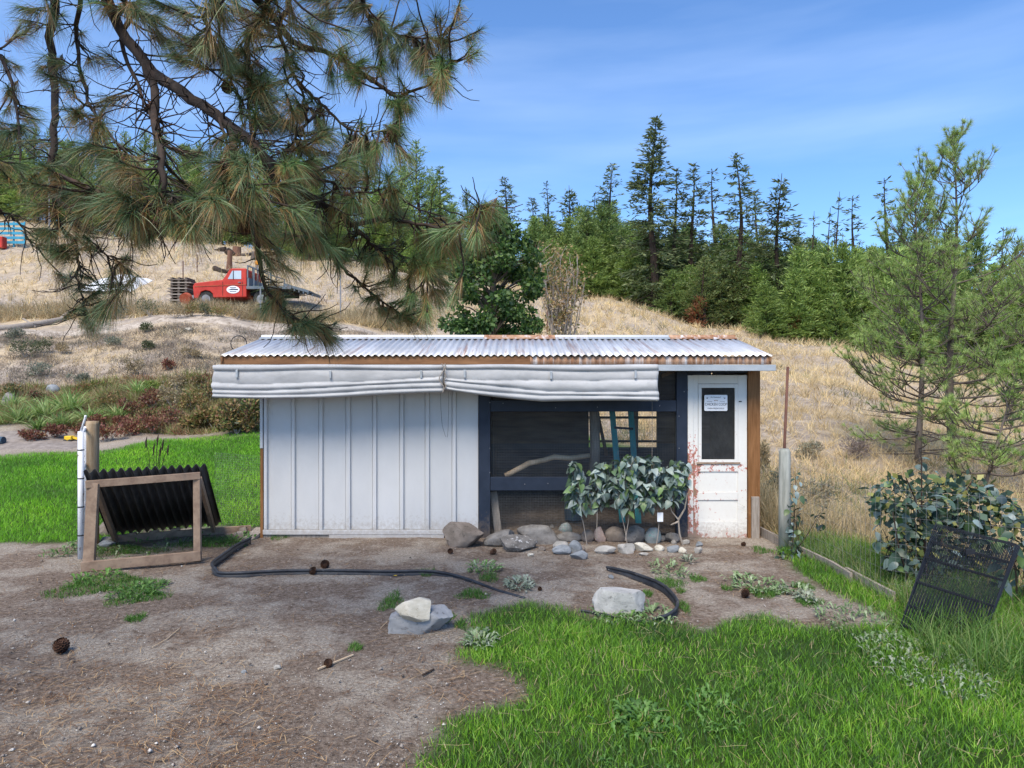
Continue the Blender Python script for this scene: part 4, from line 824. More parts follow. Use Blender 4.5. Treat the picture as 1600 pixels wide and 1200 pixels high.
belt(22, (1450, 1780), (33, 46), gridtop([1450, 1600, 1780], [430, 440, 430]), ['brtA', 'midB', 'midD'], 'green pine beyond the right edge of the slope', 'pines beyond the right slope', 8)
belt(44, (-120, 780), (57, 68), gridtop([-120, 0, 200, 380, 560, 780], [205, 210, 225, 230, 270, 325]), ['midA', 'midC', 'pineT', 'midD'], 'green pine of the hilltop forest behind the hanging branches', 'pines of the hilltop forest', 9)
belt(36, (-120, 780), (52, 57), gridtop([-120, 0, 200, 380, 560, 780], [245, 250, 272, 280, 315, 375]), ['midB', 'midC', 'brtA', 'midD'], 'lower pine in front of the hilltop forest on the left', 'lower pines before the hilltop forest', 10)
belt(12, (480, 780), (49, 52), gridtop([480, 780], [365, 395]), ['brtA', 'brtB', 'midC'], 'small pine at the grass edge behind the leafy tree', 'small pines behind the leafy tree', 11)

# ------------------------------------------------------------------ near pines on the right
def needles(P0, A, n, ln, spread, wd, cols, droop=.1, seg=2, browns=None, brown_p=0, up=0, backl=.35):
    """n needles per tuft at P0 along axis A"""
    k = len(P0); Pn = np.repeat(P0, n, 0); An = np.repeat(A, n, 0); N = k * n
    back = RNG.random(N); Pn = Pn - An * (back * ln * backl)[:, None]
    d = An * (1 - .45 * RNG.random(N))[:, None] + rand_dirs(N) * (spread * RNG.uniform(.5, 1.25, N))[:, None]; d[:, 2] += up
    d /= np.linalg.norm(d, axis=1)[:, None]; Ln = ln * RNG.uniform(.65, 1.1, N) * np.repeat(RNG.uniform(.6, 1.12, k), n)
    w_ = np.cross(d, rand_dirs(N)); w_ /= np.linalg.norm(w_, axis=1)[:, None] + 1e-9; w_ *= (wd * RNG.uniform(.8, 1.2, N) / 2)[:, None]
    col = pick(cols, RNG.random(N) * .8 + .2 * np.repeat(RNG.random(k), n))
    if browns is not None:
        bp = np.clip(brown_p * (back * 1.6) * (.3 + 1.4 * np.repeat(RNG.random(k), n)) , 0, 1); br = RNG.random(N) < bp; col[br] = pick(browns, RNG.random(br.sum())); dz = np.where(br, droop * 2.2, droop)
    else: dz = np.full(N, droop)
    M1 = Pn + d * (Ln * .5)[:, None]; M1[:, 2] -= Ln * dz * .25; T = Pn + d * Ln[:, None]; T[:, 2] -= Ln * dz
    if seg == 2:
        V = np.stack([Pn - w_, Pn + w_, M1 - w_, M1 + w_, T], 1).reshape(-1, 3); Fb = np.array([[0, 1, 3], [0, 3, 2], [2, 3, 4]]); kk = 5
    else: V = np.stack([Pn - w_, Pn + w_, T], 1).reshape(-1, 3); Fb = np.array([[0, 1, 2]]); kk = 3
    return V, (np.arange(N)[:, None, None] * kk + Fb[None]).reshape(-1, 3), quadcols(col, kk)
def near_pine(px, py_base, top, Y, Rr, label, seed, start=.18, trunk_r=.13, wh=.30, skew=0, fork=False):
    rs = np.random.RandomState(seed); x = FXX(px, Y); z0 = H(x, Y) - .1; Hh = ZZ(top, Y) - z0
    e = empty('young_pine', (x, Y, z0), label, 'pine tree'); tm = MB(); base = Vector((x, Y, z0))
    ax = lambda z: base + Vector((skew * z + .05 * math.sin(z * 1.1 + seed), .05 * math.sin(z * .8 + seed * 2), z))
    tm.tube([ax(Hh * i / 14) for i in range(15)], [max(.012, trunk_r * (1 - (i / 14.5) ** .9)) for i in range(15)], 9)
    tips = []; dirs = []; bm_ = MB(); dead = MB(); z = Hh * .06
    while z < Hh * .97:
        t = z / Hh; rmax = Rr * (math.sin(min(1, (1 - t) * 1.5) * math.pi / 2)) * (.75 + .25 * min(1, t * 4))
        for k in range(rs.randint(3, 6)):
            a = rs.uniform(0, 2 * math.pi); b = ax(z + rs.uniform(-.08, .08)); r = rmax * rs.uniform(.5, 1.1); lo = t < start
            el0 = -.1 + .55 * t + rs.normal(0, .12); el1 = el0 + .65 + .5 * t if not lo else el0 + .2
            pts = [b]; d = None; p = b.copy(); ns = 6; az = a
            for q in range(ns):
                el = el0 + (el1 - el0) * (q / ns) ** 1.5; az += rs.normal(0, .12); d = Vector((math.cos(az) * math.cos(el), math.sin(az) * math.cos(el), math.sin(el))); p = p + d * r / ns; pts.append(p.copy())
            r0 = .019 * (1 - t) + .008
            if lo and rs.rand() < .75:
                dead.tube(pts, [r0 * .6 * (1 - .8 * i / ns) for i in range(ns + 1)], 4, cap=False)
                for q in range(4):
                    s_ = pts[rs.randint(1, ns)]; dd = (d + Vector(rs.normal(0, .8, 3))).normalized(); dead.tube([s_, s_ + dd * .12, s_ + dd * .22 + Vector((0, 0, -.05))], [.006, .004, .002], 3, cap=False)
                continue
            bm_.tube(pts, [r0 * (1 - .75 * i / ns) for i in range(ns + 1)], 5, cap=False); tips.append(pts[-1]); dirs.append(d)
            for q in range(int(4 + r * 6)):
                u = rs.uniform(.3, 1) ** .7 * ns; i = min(int(u), ns - 1); s_ = pts[i].lerp(pts[i + 1], u - i); side = d.cross(Vector((0, 0, 1))).normalized() * rs.choice([-1, 1])
                dd = (d * .7 + side * rs.uniform(.3, 1.0) + Vector((0, 0, rs.uniform(.0, .7)))).normalized(); l_ = rs.uniform(.12, .42) * (.6 + .5 * r)
                m_ = s_ + dd * l_ * .6; tp = s_ + dd * l_ + Vector((0, 0, .06)); bm_.tube([s_, m_, tp], [.009, .007, .004], 3, cap=False); tips.append(tp); dirs.append((dd + Vector((0, 0, .45))).normalized())
                if rs.rand() < .6: tips.append(m_); dirs.append((dd + Vector((0, 0, .2)) + Vector(rs.normal(0, .3, 3))).normalized())
        z += wh * rs.uniform(.7, 1.25)
    tips.append(ax(Hh)); dirs.append(Vector((0, 0, 1)))
    tm.go('trunk', M_BARKF, e, smooth=True); bm_.go('limbs', M_BARKF, e, smooth=True); tag(e.children[-1] if e.children else None or bpy.data.objects[-1], kind=None) if False else None
    if dead.v: dead.go('dead_twigs', M_BARKF, e)
    V, Fc, C_ = needles(np.array(tips), np.array(dirs), 50, .150, .85, .0050, [(.09, .17, .045), (.17, .28, .06), (.26, .40, .09), (.37, .51, .14), (.50, .58, .22)], droop=.05, seg=1, browns=[(.20, .22, .07), (.3, .24, .1)], brown_p=.12)
    build('needles', V, Fc, M_NEED, e, col=C_, kind='stuff'); return e
near_pine(1490, 740, 207, 13.2, 2.15, 'tall young pine with open upswept branches on the right slope', 3, start=.15, trunk_r=.090)
near_pine(1436, 740, 285, 13.0, 1.35, 'slimmer young pine with a straight trunk, left of the tall near pine', 5, start=.22, trunk_r=.066)
near_pine(1648, 740, 345, 12.2, 1.9, 'young pine cut by the right edge of the picture', 8, start=.15, trunk_r=.075)
near_pine(1540, 745, 560, 11.2, 1.05, 'small leaning young pine growing below the two near pines', 11, start=.10, trunk_r=.035, wh=.24, skew=.22)

# ------------------------------------------------------------------ broadleaf things
def leaf_mesh(name, pts, fold=.18, droop=.12, c=(.10, .16, .09)):
    """heart or oval leaf, unit length along +Y, folded along the midrib"""
    V = [(0, y, -droop * y * y) for x, y in pts]; n = len(pts)
    Lf = [(-x, y, -droop * y * y + fold * x) for x, y in pts[1:-1]]; Rt = [(x, y, -droop * y * y + fold * x) for x, y in pts[1:-1]]
    V = V + Lf + Rt; k = n - 2; F_ = []
    for i in range(n - 1):
        l0 = n + i - 1; l1 = n + i; r0 = n + k + i - 1; r1 = n + k + i
        if i == 0: F_ += [(0, 1, l1), (0, r1, 1)]
        elif i == n - 2: F_ += [(i, i + 1, l0), (i, r0, i + 1)]
        else: F_ += [(i, i + 1, l1, l0), (i, r0, r1, i + 1)]
    me = bpy.data.meshes.new(name); me.from_pydata(V, [], F_); me.update(); me.polygons.foreach_set('use_smooth', [True] * len(me.polygons))
    a = me.color_attributes.new('Col', 'FLOAT_COLOR', 'POINT'); cc = np.ones((len(V), 4), dtype=np.float32); cc[:, :3] = c; a.data.foreach_set('color', cc.ravel()); me.materials.append(M_LEAF); return me
HEART = [(0, 0), (.34, .06), (.42, .30), (.30, .60), (.14, .83), (0, 1.0)]; OVAL = [(0, 0), (.20, .12), (.34, .38), (.30, .65), (.15, .88), (0, 1.0)]
def leafset(nm, shp, cols, fold=.25, droop=.25): return [leaf_mesh(nm, shp, fold * f, droop * g, c) for c in cols for f, g in ((1, 1), (.5, 2.0))]
LILAC = leafset('lilac_leaf', HEART, [(.12, .17, .15), (.17, .235, .21), (.23, .30, .28), (.09, .15, .08), (.30, .37, .36), (.15, .24, .09)], .35, .35)
DOGW = leafset('broad_leaf', OVAL, [(.045, .085, .055), (.07, .12, .09), (.12, .18, .17), (.045, .09, .04), (.20, .27, .28), (.09, .15, .05)], .25, .35)
def leafy(e, pts, meshes, size, rs, hang=.3, name='leaf', org=None):
    for p in pts:
        o = bpy.data.objects.new(name, meshes[rs.randint(len(meshes))]); COL.objects.link(o); o.parent = e; o.location = Vector(p) - ORG[e]
        s = size * rs.uniform(.6, 1.2); o.scale = (s, s, s)
        o.rotation_euler = (rs.normal(-hang, .45), rs.normal(0, .5), rs.uniform(0, 6.28)); ORG[o] = Vector(p)
def bush(base, stems, blob, nleaf, meshes, size, label, cat, seed, stem_mat=M_GREYW, sr=.0062, name='leafy_bush', group=None, hang=.5):
    """stems: list of polylines (world). blob: list of (center, rx, ry, rz)"""
    rs = np.random.RandomState(seed); e = empty(name, base, label, cat, group); m = MB()
    for s_ in stems: m.tube(s_, [sr * (1 - .5 * i / max(1, len(s_) - 1)) for i in range(len(s_))], 6, cap=False)
    pts = []
    tot = sum(b[1] * b[3] for b in blob)
    for c, rx, ry, rz in blob:
        for i in range(int(nleaf * rx * rz / tot)):
            d = rs.normal(0, 1, 3); d /= np.linalg.norm(d); r = rs.uniform(.35, 1.0) ** .6
            p = Vector(c) + Vector((d[0] * rx * r, d[1] * ry * r, d[2] * rz * r)); pts.append(p)
            if i % 3 == 0: m.tube([Vector(c).lerp(p, .1), p], [sr * .4, sr * .2], 3, cap=False)
    m.go('stems', stem_mat, e); leafy(e, pts, meshes, size, rs, hang); return e
def pl(Y, *pp): return [P(a, b, Y) for a, b in pp]
YS = 8.02
bush(P(917, 851, YS), [pl(YS, (917, 851), (912, 820), (905, 795), (900, 760), (893, 730))], [(P(903, 772, YS), .14, .12, .24), (P(897, 735, YS), .07, .07, .12)], 125, LILAC, .105, 'leftmost small grey green leafed lilac with one thin stem before the mesh', 'lilac bush', 21)
bush(P(932, 842, YS + .05), [pl(YS + .05, (932, 842), (933, 810), (933, 780), (937, 750), (935, 730))], [(P(935, 762, YS + .1), .15, .13, .25), (P(942, 735, YS + .1), .12, .1, .12)], 170, LILAC, .095, 'second lilac from the left with a straight pale stem before the mesh', 'lilac bush', 22)
bush(P(980, 856, YS - .05), [pl(YS - .05, (981, 856), (976, 825), (970, 800), (966, 760)), pl(YS - .05, (977, 845), (981, 820), (984, 800), (990, 750))], [(P(975, 758, YS), .17, .14, .24), (P(985, 728, YS), .17, .12, .14), (P(982, 790, YS), .10, .08, .09)], 250, LILAC, .095, 'middle lilac with a forked stem, the widest crown before the mesh', 'lilac bush', 23)
bush(P(1025, 855, YS), [pl(YS, (1025, 855), (1029, 830), (1030, 810), (1026, 795), (1022, 760))], [(P(1018, 758, YS), .16, .13, .25), (P(1020, 728, YS), .13, .11, .13), (P(1010, 785, YS - .1), .12, .1, .10)], 230, LILAC, .095, 'lilac with a small white tag at its stem, fourth from the left', 'lilac bush', 24)
bush(P(1068, 855, YS), [pl(YS, (1068, 857), (1062, 835), (1060, 812), (1050, 800), (1044, 785)), pl(YS, (1060, 812), (1070, 795), (1074, 770)), pl(YS, (1060, 815), (1048, 820))], [(P(1050, 762, YS), .15, .13, .22), (P(1056, 735, YS), .10, .1, .13), (P(1068, 740, YS), .07, .08, .13)], 190, LILAC, .095, 'rightmost lilac with a thick forked stem beside the door', 'lilac bush', 25, sr=.013)
MB().box(FXX(1027, 7.98), FXX(1036, 7.98), 7.975, 7.985, ZZ(815, 7.98), ZZ(801, 7.98)).go('plant_tag', M_WHITE, label='small white plant tag hanging on the lilac stem', cat='tag', loc=P(1030, 801, 7.98))
# right shrub and the two at the fence post
rb = P(1450, 935, 6.3); rb.z = 0
bush(rb, [[rb, P(1445, 850, 6.3), P(1430, 780, 6.4), P(1415, 745, 6.4)], [rb, P(1470, 850, 6.3), P(1500, 780, 6.5), P(1520, 750, 6.6)], [rb + Vector((-.15, 0, 0)), P(1405, 860, 6.2), P(1395, 800, 6.2)], [rb + Vector((.1, .1, 0)), P(1440, 800, 6.5), P(1440, 715, 6.5)]],
     [(P(1425, 785, 6.4), .42, .35, .27), (P(1505, 785, 6.5), .40, .35, .28), (P(1430, 860, 6.3), .30, .3, .28), (P(1560, 820, 6.5), .30, .3, .28), (P(1475, 830, 6.6), .4, .3, .3), (P(1390, 850, 6.3), .18, .2, .25), (P(1440, 735, 6.5), .14, .1, .12)], 300, DOGW, .110, 'large dark shrub with broad glossy leaves behind the black wire panels', 'shrub', 31, M_BARK, .012, 'broadleaf_shrub', hang=.25)
SHR = [o for o in bpy.data.objects if o.name.startswith('broadleaf_shrub')][0]
rb2 = P(1590, 960, 5.6); rb2.z = 0
bush(rb2, [[rb2, P(1588, 900, 5.6), P(1580, 850, 5.6)], [rb2, P(1610, 880, 5.6), P(1620, 830, 5.6)]], [(P(1585, 880, 5.6), .16, .2, .30), (P(1630, 860, 5.6), .2, .2, .35)], 90, DOGW, .10, 'glossy leafed shrub right of the black wire panels, cut by the picture edge', 'shrub', 32, M_BARK, .010, 'broadleaf_shrub', hang=.25)
vb = P(1236, 885, 7.45); vb.z = 0
bush(vb, [[vb, P(1240, 830, 7.5), P(1243, 770, 7.6), P(1243, 745, 7.6)], [vb, P(1265, 830, 7.5), P(1282, 800, 7.5)], [vb, P(1225, 870, 7.4)]], [(P(1243, 810, 7.55), .10, .1, .38), (P(1236, 868, 7.4), .16, .12, .14), (P(1278, 810, 7.5), .07, .07, .16), (P(1245, 750, 7.6), .05, .05, .1)], 100, DOGW, .075, 'scrawny leafy sapling climbing beside the round fence post', 'shrub', 33, M_BARK, .006, 'broadleaf_shrub', hang=.35)
# stuff-leaf crowns
def leafcloud(e, name, blobs, n, size, cols, mat_=M_FOL, aspect=.6, rs=None, seed=0, flat=.4, kind='stuff'):
    rs = np.random.RandomState(seed); tot = sum(b[1] * b[2] * b[3] for b in blobs); P0 = []; D_ = []
    for c, rx, ry, rz in blobs:
        k = max(3, int(n * rx * ry * rz / tot)); d = rs.normal(0, 1, (k, 3)); d /= np.linalg.norm(d, axis=1)[:, None]; r = rs.uniform(.15, 1, k) ** .55
        P0.append(np.array(c)[None] + d * r[:, None] * np.array([rx, ry, rz])); dd = d + rs.normal(0, .7, (k, 3)); dd[:, 2] -= flat; D_.append(dd / np.linalg.norm(dd, axis=1)[:, None])
    P0 = np.concatenate(P0); D_ = np.concatenate(D_); k = len(P0); ln = size * rs.uniform(.6, 1.3, k)
    V, Fq = sprays(P0, D_, ln, ln * aspect); col = pick(cols, rs.rand(k))
    return build(name, V, Fq, mat_, e, col=quadcols(col, 4), kind=kind)
def maple():
    Y = 16.5; b = Vector((FXX(772, Y), Y, H(FXX(772, Y), Y) - .1)); e = empty('leafy_tree', b, 'round dense dark green leafy tree standing behind the coop roof', 'tree'); rs = np.random.RandomState(4)
    tm = MB(); tm.tube([b, P(770, 560, Y), P(772, 500, Y), P(770, 400, Y), P(775, 345, Y)], [.12, .10, .08, .05, .01], 8)
    outl = [(345, 770, 12), (360, 782, 28), (375, 783, 42), (392, 780, 55), (410, 776, 65), (430, 774, 72), (450, 772, 76), (470, 770, 74), (490, 770, 74), (510, 765, 78), (525, 765, 70)]; blobs = []
    for py, cx, hw in outl:
        for q in range(3 + hw // 9):
            px = cx + rs.uniform(-1, 1) * hw * .92; dy = rs.uniform(-1, 1) * math.sqrt(max(0, 1 - ((px - cx) / hw) ** 2)) * hw / FX * Y * .9
            c = Vector((FXX(px, Y), Y + dy, ZZ(py + rs.uniform(-9, 9), Y))); r = rs.uniform(.13, .27); blobs.append((c, r * 1.15, r * 1.1, r * .8))
            tm.tube([P(771, py + 35, Y), Vector(P(771, py + 20, Y)).lerp(c, .6), c], [.022, .014, .004], 4, cap=False)
    tm.go('trunk', M_BARKF, e)
    leafcloud(e, 'crown', blobs, 15000, .105, [(.020, .055, .018), (.035, .085, .022), (.055, .12, .025), (.085, .17, .03), (.15, .23, .05)], aspect=.75, seed=5, flat=.5)
maple()
def thin_shrub(px, base, top, Y, hw, n, label, seed, leafcols, nleaf, leaf=.05):
    rs = np.random.RandomState(seed); b = Vector((FXX(px, Y), Y, H(FXX(px, Y), Y) - .05)); e = empty('bare_shrub', b, label, 'shrub'); m = MB(); tips = []
    Hh = ZZ(top, Y) - b.z
    for i in range(n):
        a = rs.uniform(0, 6.28); r = hw / FX * Y * rs.uniform(.2, 1); h = Hh * rs.uniform(.7, 1); t = Vector((b.x + 1.15 * r * math.cos(a), Y + r * math.sin(a), b.z + h)); pts = [b + Vector((rs.normal(0, .05), rs.normal(0, .05), 0))]
        for q in range(1, 7): u = q / 6; pts.append(b.lerp(t, u ** 1.0) + Vector((rs.normal(0, .04), rs.normal(0, .04), .12 * h * (u - u * u))))
        m.tube(pts, [.022 * (1 - .85 * q / 6) + .004 for q in range(7)], 4, cap=False)
        for q in range(7):
            s_ = pts[rs.randint(2, 7)]; tp = s_ + Vector((rs.normal(0, .22), rs.normal(0, .22), rs.uniform(.15, .5))); m.tube([s_, s_.lerp(tp, .5) + Vector((rs.normal(0, .03), 0, .02)), tp], [.009, .007, .004], 3, cap=False); tips.append(tp)
    m.go('stems', mat('pale_twig_bark', (.26, .22, .20), (.38, .34, .31), 8, bump=.1) if 'pale_twig_bark' not in MATS else MATS['pale_twig_bark'], e)
    blobs = [(tuple(t), .13, .13, .12) for t in tips]; leafcloud(e, 'leaves', blobs, nleaf, leaf, leafcols, seed=seed)
thin_shrub(880, 525, 395, 19, 42, 30, 'tall half bare shrub with pale stems and a few orange leaves behind the roof', 3, [(.35, .22, .10), (.45, .30, .14), (.30, .26, .10), (.16, .19, .06)], 3200, .085)
def low_bush(px, py, w, h, cols, label, group, seed, name='low_shrub', cat='shrub', leaf=.09, n=700, aspect=.35, Y=None, flat=-.6):
    g = GP(px, py) if Y is None else Vector((FXX(px, Y), Y, H(FXX(px, Y), Y))); rs = np.random.RandomState(seed); k = g.y / FX; e = empty(name, g, label, cat, group); blobs = []; m = MB()
    for i in range(7):
        c = g + Vector((rs.uniform(-.7, .7) * w / 2 * k, rs.uniform(-.4, .4) * w / 2 * k, h * k * rs.uniform(.3, .75))); blobs.append((c, w * k * .22, w * k * .22, h * k * .28)); m.tube([g, g.lerp(c, .6), c], [.012, .008, .004], 4, cap=False)
    m.go('stems', M_GREYW, e); leafcloud(e, 'foliage', blobs, n, leaf, cols, aspect=aspect, seed=seed, flat=flat)
SAGE = [(.14, .155, .11), (.20, .22, .16), (.27, .28, .21)]; DGR = [(.05, .07, .03), (.09, .11, .05), (.14, .15, .07)]; YGR = [(.14, .20, .05), (.24, .31, .07), (.36, .40, .10)]
REDD = [(.14, .045, .035), (.22, .07, .05), (.30, .13, .08), (.20, .17, .07)]; MIXB = [(.10, .14, .04), (.20, .22, .06), (.30, .17, .08), (.34, .28, .09), (.24, .09, .06)]
STRAW = [(.25, .20, .12), (.38, .30, .18), (.5, .4, .24)]
leafcloud(SHR, 'small_leaves', [(P(1425, 785, 6.45), .42, .35, .27), (P(1505, 785, 6.55), .42, .35, .28), (P(1430, 860, 6.35), .30, .3, .30), (P(1560, 820, 6.55), .30, .3, .28), (P(1475, 850, 6.6), .42, .3, .35)], 1500, .075, [(.03, .055, .035), (.06, .10, .07), (.10, .15, .13), (.06, .11, .04), (.30, .28, .08)], M_LEAF, aspect=.7, seed=9)
low_bush(545, 520, 70, 48, YGR, 'yellow green leafy bush peeking over the coop roof', None, 40, leaf=.12, Y=19, n=900, aspect=.5)
low_bush(590, 525, 60, 30, YGR + STRAW[:1], 'smaller yellowish bush right of the yellow green one behind the roof', None, 41, leaf=.10, Y=19.5)
def ordn(i): return ['leftmost', 'second from the left', 'third from the left', 'fourth from the left', 'fifth from the left', 'sixth from the left', 'seventh from the left', 'eighth from the left', 'ninth from the left', 'tenth from the left'][i]
def named(lst, names, tail):
    kind = [next((nm for cc, nm in names if x[4][0] == cc[0] and len(x[4]) == len(cc)), names[-1][1]) for x in lst]
    out = []
    for i, x in enumerate(lst):
        same = sorted([y[0] for y, kk in zip(lst, kind) if kk == kind[i]]); out.append('%s %s, %s of its kind' % (kind[i], tail, ordn(same.index(x[0]))))
    return out
k_ = 0
BANKL = [(235, 497, 60, 32, DGR), (185, 500, 40, 26, SAGE), (275, 500, 34, 28, STRAW), (325, 497, 30, 22, DGR), (40, 560, 44, 34, DGR), (62, 552, 30, 26, DGR), (230, 520, 24, 18, DGR), (232, 548, 18, 16, DGR), (262, 580, 18, 18, REDD), (150, 520, 50, 24, SAGE), (180, 540, 30, 16, SAGE), (100, 555, 26, 18, STRAW), (370, 500, 40, 26, STRAW), (410, 498, 40, 26, STRAW), (460, 500, 36, 20, STRAW), (210, 590, 24, 30, STRAW), (60, 590, 40, 22, SAGE), (120, 600, 34, 16, SAGE), (300, 560, 30, 18, STRAW), (20, 530, 26, 16, SAGE), (345, 498, 30, 24, MIXB), (300, 497, 26, 30, MIXB)]
for (px, py, w_, h_, c_), lb_ in zip(BANKL, named(BANKL, [(DGR, 'dark green scrub bush'), (SAGE, 'grey sage bush'), (STRAW, 'straw coloured bush'), (MIXB, 'mixed autumn bush'), (REDD, 'small red bush')], 'on the dry bank')):
    k_ += 1; low_bush(px, py, w_, h_, c_, lb_, 'scrubby bushes on the dry bank', 100 + k_, n=520, leaf=.085)
# flower bed behind the back lawn
def daylily(px, py, w, h, seed, label, cols):
    g = GP(px, py); k = g.y / FX; n = 110; a = RNG.uniform(0, 6.3, n); e = empty('daylily_clump', g, label, 'plant', 'daylily clumps in the flower bed')
    V, Fc, C_ = blades(np.full(n, g.x) + RNG.normal(0, w * k * .12, n), np.full(n, g.y) + RNG.normal(0, w * k * .1, n), np.full(n, g.z), h * k * RNG.uniform(.7, 1.3, n), .035, pick(cols, RNG.random(n)), lean=1.5, curl=.5)
    build('leaves', V, Fc, M_FOL, e, col=C_, kind='stuff')
LG = [(.12, .22, .05), (.22, .34, .09), (.34, .46, .16), (.45, .52, .22)]
DL = sorted([110, 70, 30, 140, 185, 95, 20, 215, 60, -30])
for i, (px, py, w_, h_) in enumerate([(110, 645, 50, 40), (70, 655, 46, 34), (30, 660, 50, 34), (140, 660, 30, 26), (185, 655, 30, 26), (95, 668, 40, 26), (20, 640, 40, 26), (215, 618, 26, 24), (60, 672, 30, 22), (-30, 655, 60, 34)]):
    daylily(px, py, w_, h_, i, 'light green arching daylily clump, %s in the flower bed' % ordn(DL.index(px)), LG)
k_ = 0
for px, py, w_, h_, c_, l_ in [(370, 680, 62, 56, MIXB + DGR[:2], 'green and rusty mixed bush at the end of the back lawn by the coop'), (395, 672, 40, 50, DGR + YGR, 'green bush touching the white corner of the coop'), (335, 675, 50, 44, MIXB, 'rusty leaved bush left of the mixed bush behind the lawn'), (300, 676, 40, 34, MIXB + DGR[:1], 'low mixed bush in the middle of the lawn edge')]:
    k_ += 1; low_bush(px, py, w_, h_, c_, l_, None, 200 + k_, n=1500, leaf=.11, aspect=.5)
BEDL = [(170, 690, 40, 26, REDD), (205, 682, 40, 30, REDD), (240, 678, 40, 34, REDD), (265, 672, 36, 44, REDD + STRAW[:1]), (90, 688, 40, 24, REDD), (50, 690, 36, 18, REDD), (130, 682, 40, 22, REDD), (270, 640, 40, 50, STRAW + MIXB[:1]), (240, 640, 40, 34, REDD), (205, 650, 36, 26, REDD + DGR[:1]), (300, 645, 40, 40, MIXB), (330, 632, 40, 34, MIXB + DGR), (370, 632, 50, 30, DGR + YGR), (400, 630, 36, 28, DGR + YGR), (170, 640, 34, 26, MIXB), (235, 612, 30, 16, YGR), (160, 612, 30, 18, YGR + MIXB), (130, 618, 30, 20, MIXB), (275, 612, 30, 26, STRAW), (60, 630, 36, 20, DGR + REDD), (15, 625, 36, 24, DGR + MIXB), (310, 610, 30, 22, MIXB + STRAW), (190, 672, 30, 22, REDD), (150, 668, 30, 20, REDD), (225, 665, 36, 26, REDD + MIXB)]
for (px, py, w_, h_, c_), lb_ in zip(BEDL, named(BEDL, [(REDD, 'low red shrub'), (REDD + DGR[:1], 'red and green shrub'), (REDD + STRAW[:1], 'red and straw shrub'), (REDD + MIXB, 'patchy red shrub'), (MIXB, 'low mixed autumn shrub'), (MIXB + DGR, 'green and rust shrub'), (MIXB + STRAW, 'straw and rust shrub'), (DGR + YGR, 'leafy green shrub'), (DGR + REDD, 'dark green and red shrub'), (DGR + MIXB, 'dark mixed shrub'), (YGR + MIXB, 'yellow and rust shrub'), (YGR, 'yellow green shrub'), (STRAW + MIXB[:1], 'tall straw shrub'), (STRAW, 'dry straw shrub')], 'in the flower bed')):
    k_ += 1; low_bush(px, py, w_, h_, c_, lb_, 'autumn coloured shrubs in the flower bed', 200 + k_, n=600, leaf=.075, aspect=.5)
# scrub at the right of the coop
for i, (px, py, w_, h_, c_, l_) in enumerate([(1215, 800, 40, 70, SAGE, 'grey green weedy clump between the coop and the round post'), (1265, 720, 46, 30, SAGE + STRAW, 'sage green bush on the slope right of the rusty pipe'), (1340, 720, 54, 44, [(.24, .19, .17), (.32, .26, .23)], 'greyish tangled bush on the dry slope'), (1280, 800, 60, 60, SAGE + STRAW, 'grey green shrub behind the leafy sapling'), (1195, 750, 24, 60, STRAW + SAGE[:1], 'dry weeds against the right side of the coop')]):
    low_bush(px, py, w_, h_, c_, l_, None, 300 + i, n=800, leaf=.07, aspect=.25)
# rosette weeds on the dirt
def weed(px, py, w, n, cols, label, seed, hgt=.05, leaf=.085):
    n = int(n * 1.7); leaf *= 1 if w < 90 else .75
    g = GP(px, py); k = g.y / FX; rs = np.random.RandomState(seed); e = empty('leafy_weed', g, label, 'weed'); V = []; Fc = []; C_ = []
    for i in range(n):
        a = rs.uniform(0, 6.28); r0 = w * k * .5 * math.sqrt(rs.rand()); b = g + Vector((r0 * math.cos(a), r0 * math.sin(a) * 1.6, .0)); b.z = H(b.x, b.y) + .01; a2 = a + rs.normal(0, 1.0); l = leaf * rs.uniform(.5, 1.1); d = Vector((math.cos(a2), math.sin(a2), 0)); s_ = Vector((-d.y, d.x, 0)); up = rs.uniform(.2, 1.0) * hgt
        wd = l * .17; n0 = len(V); c = pick(cols, np.array([rs.rand()]))[0]
        for q in range(9):   # lobed outline
            u = q / 8; ww = wd * math.sin(math.pi * min(1, u * .92 + .08)) * (1.25 if q % 2 else .6); cc = b + d * l * u + Vector((0, 0, up * math.sin(u * math.pi * .75)))
            V += [cc - s_ * ww + Vector((0, 0, ww * .3)), cc, cc + s_ * ww + Vector((0, 0, ww * .3))]; C_ += [c, c * 1.15, c]
            if q: m_ = n0 + 3 * q; Fc += [(m_ - 3, m_ - 2, m_ + 1, m_), (m_ - 2, m_ - 1, m_ + 2, m_ + 1)]
    build('leaves', V, Fc, M_FOL, e, col=np.array(C_), kind='stuff')
GG = [(.09, .16, .06), (.16, .25, .10), (.25, .35, .17), (.38, .46, .29)]; GL = [(.05, .13, .025), (.09, .21, .035), (.15, .29, .06)]; GV = [(.17, .21, .14), (.26, .30, .22), (.38, .42, .33)]
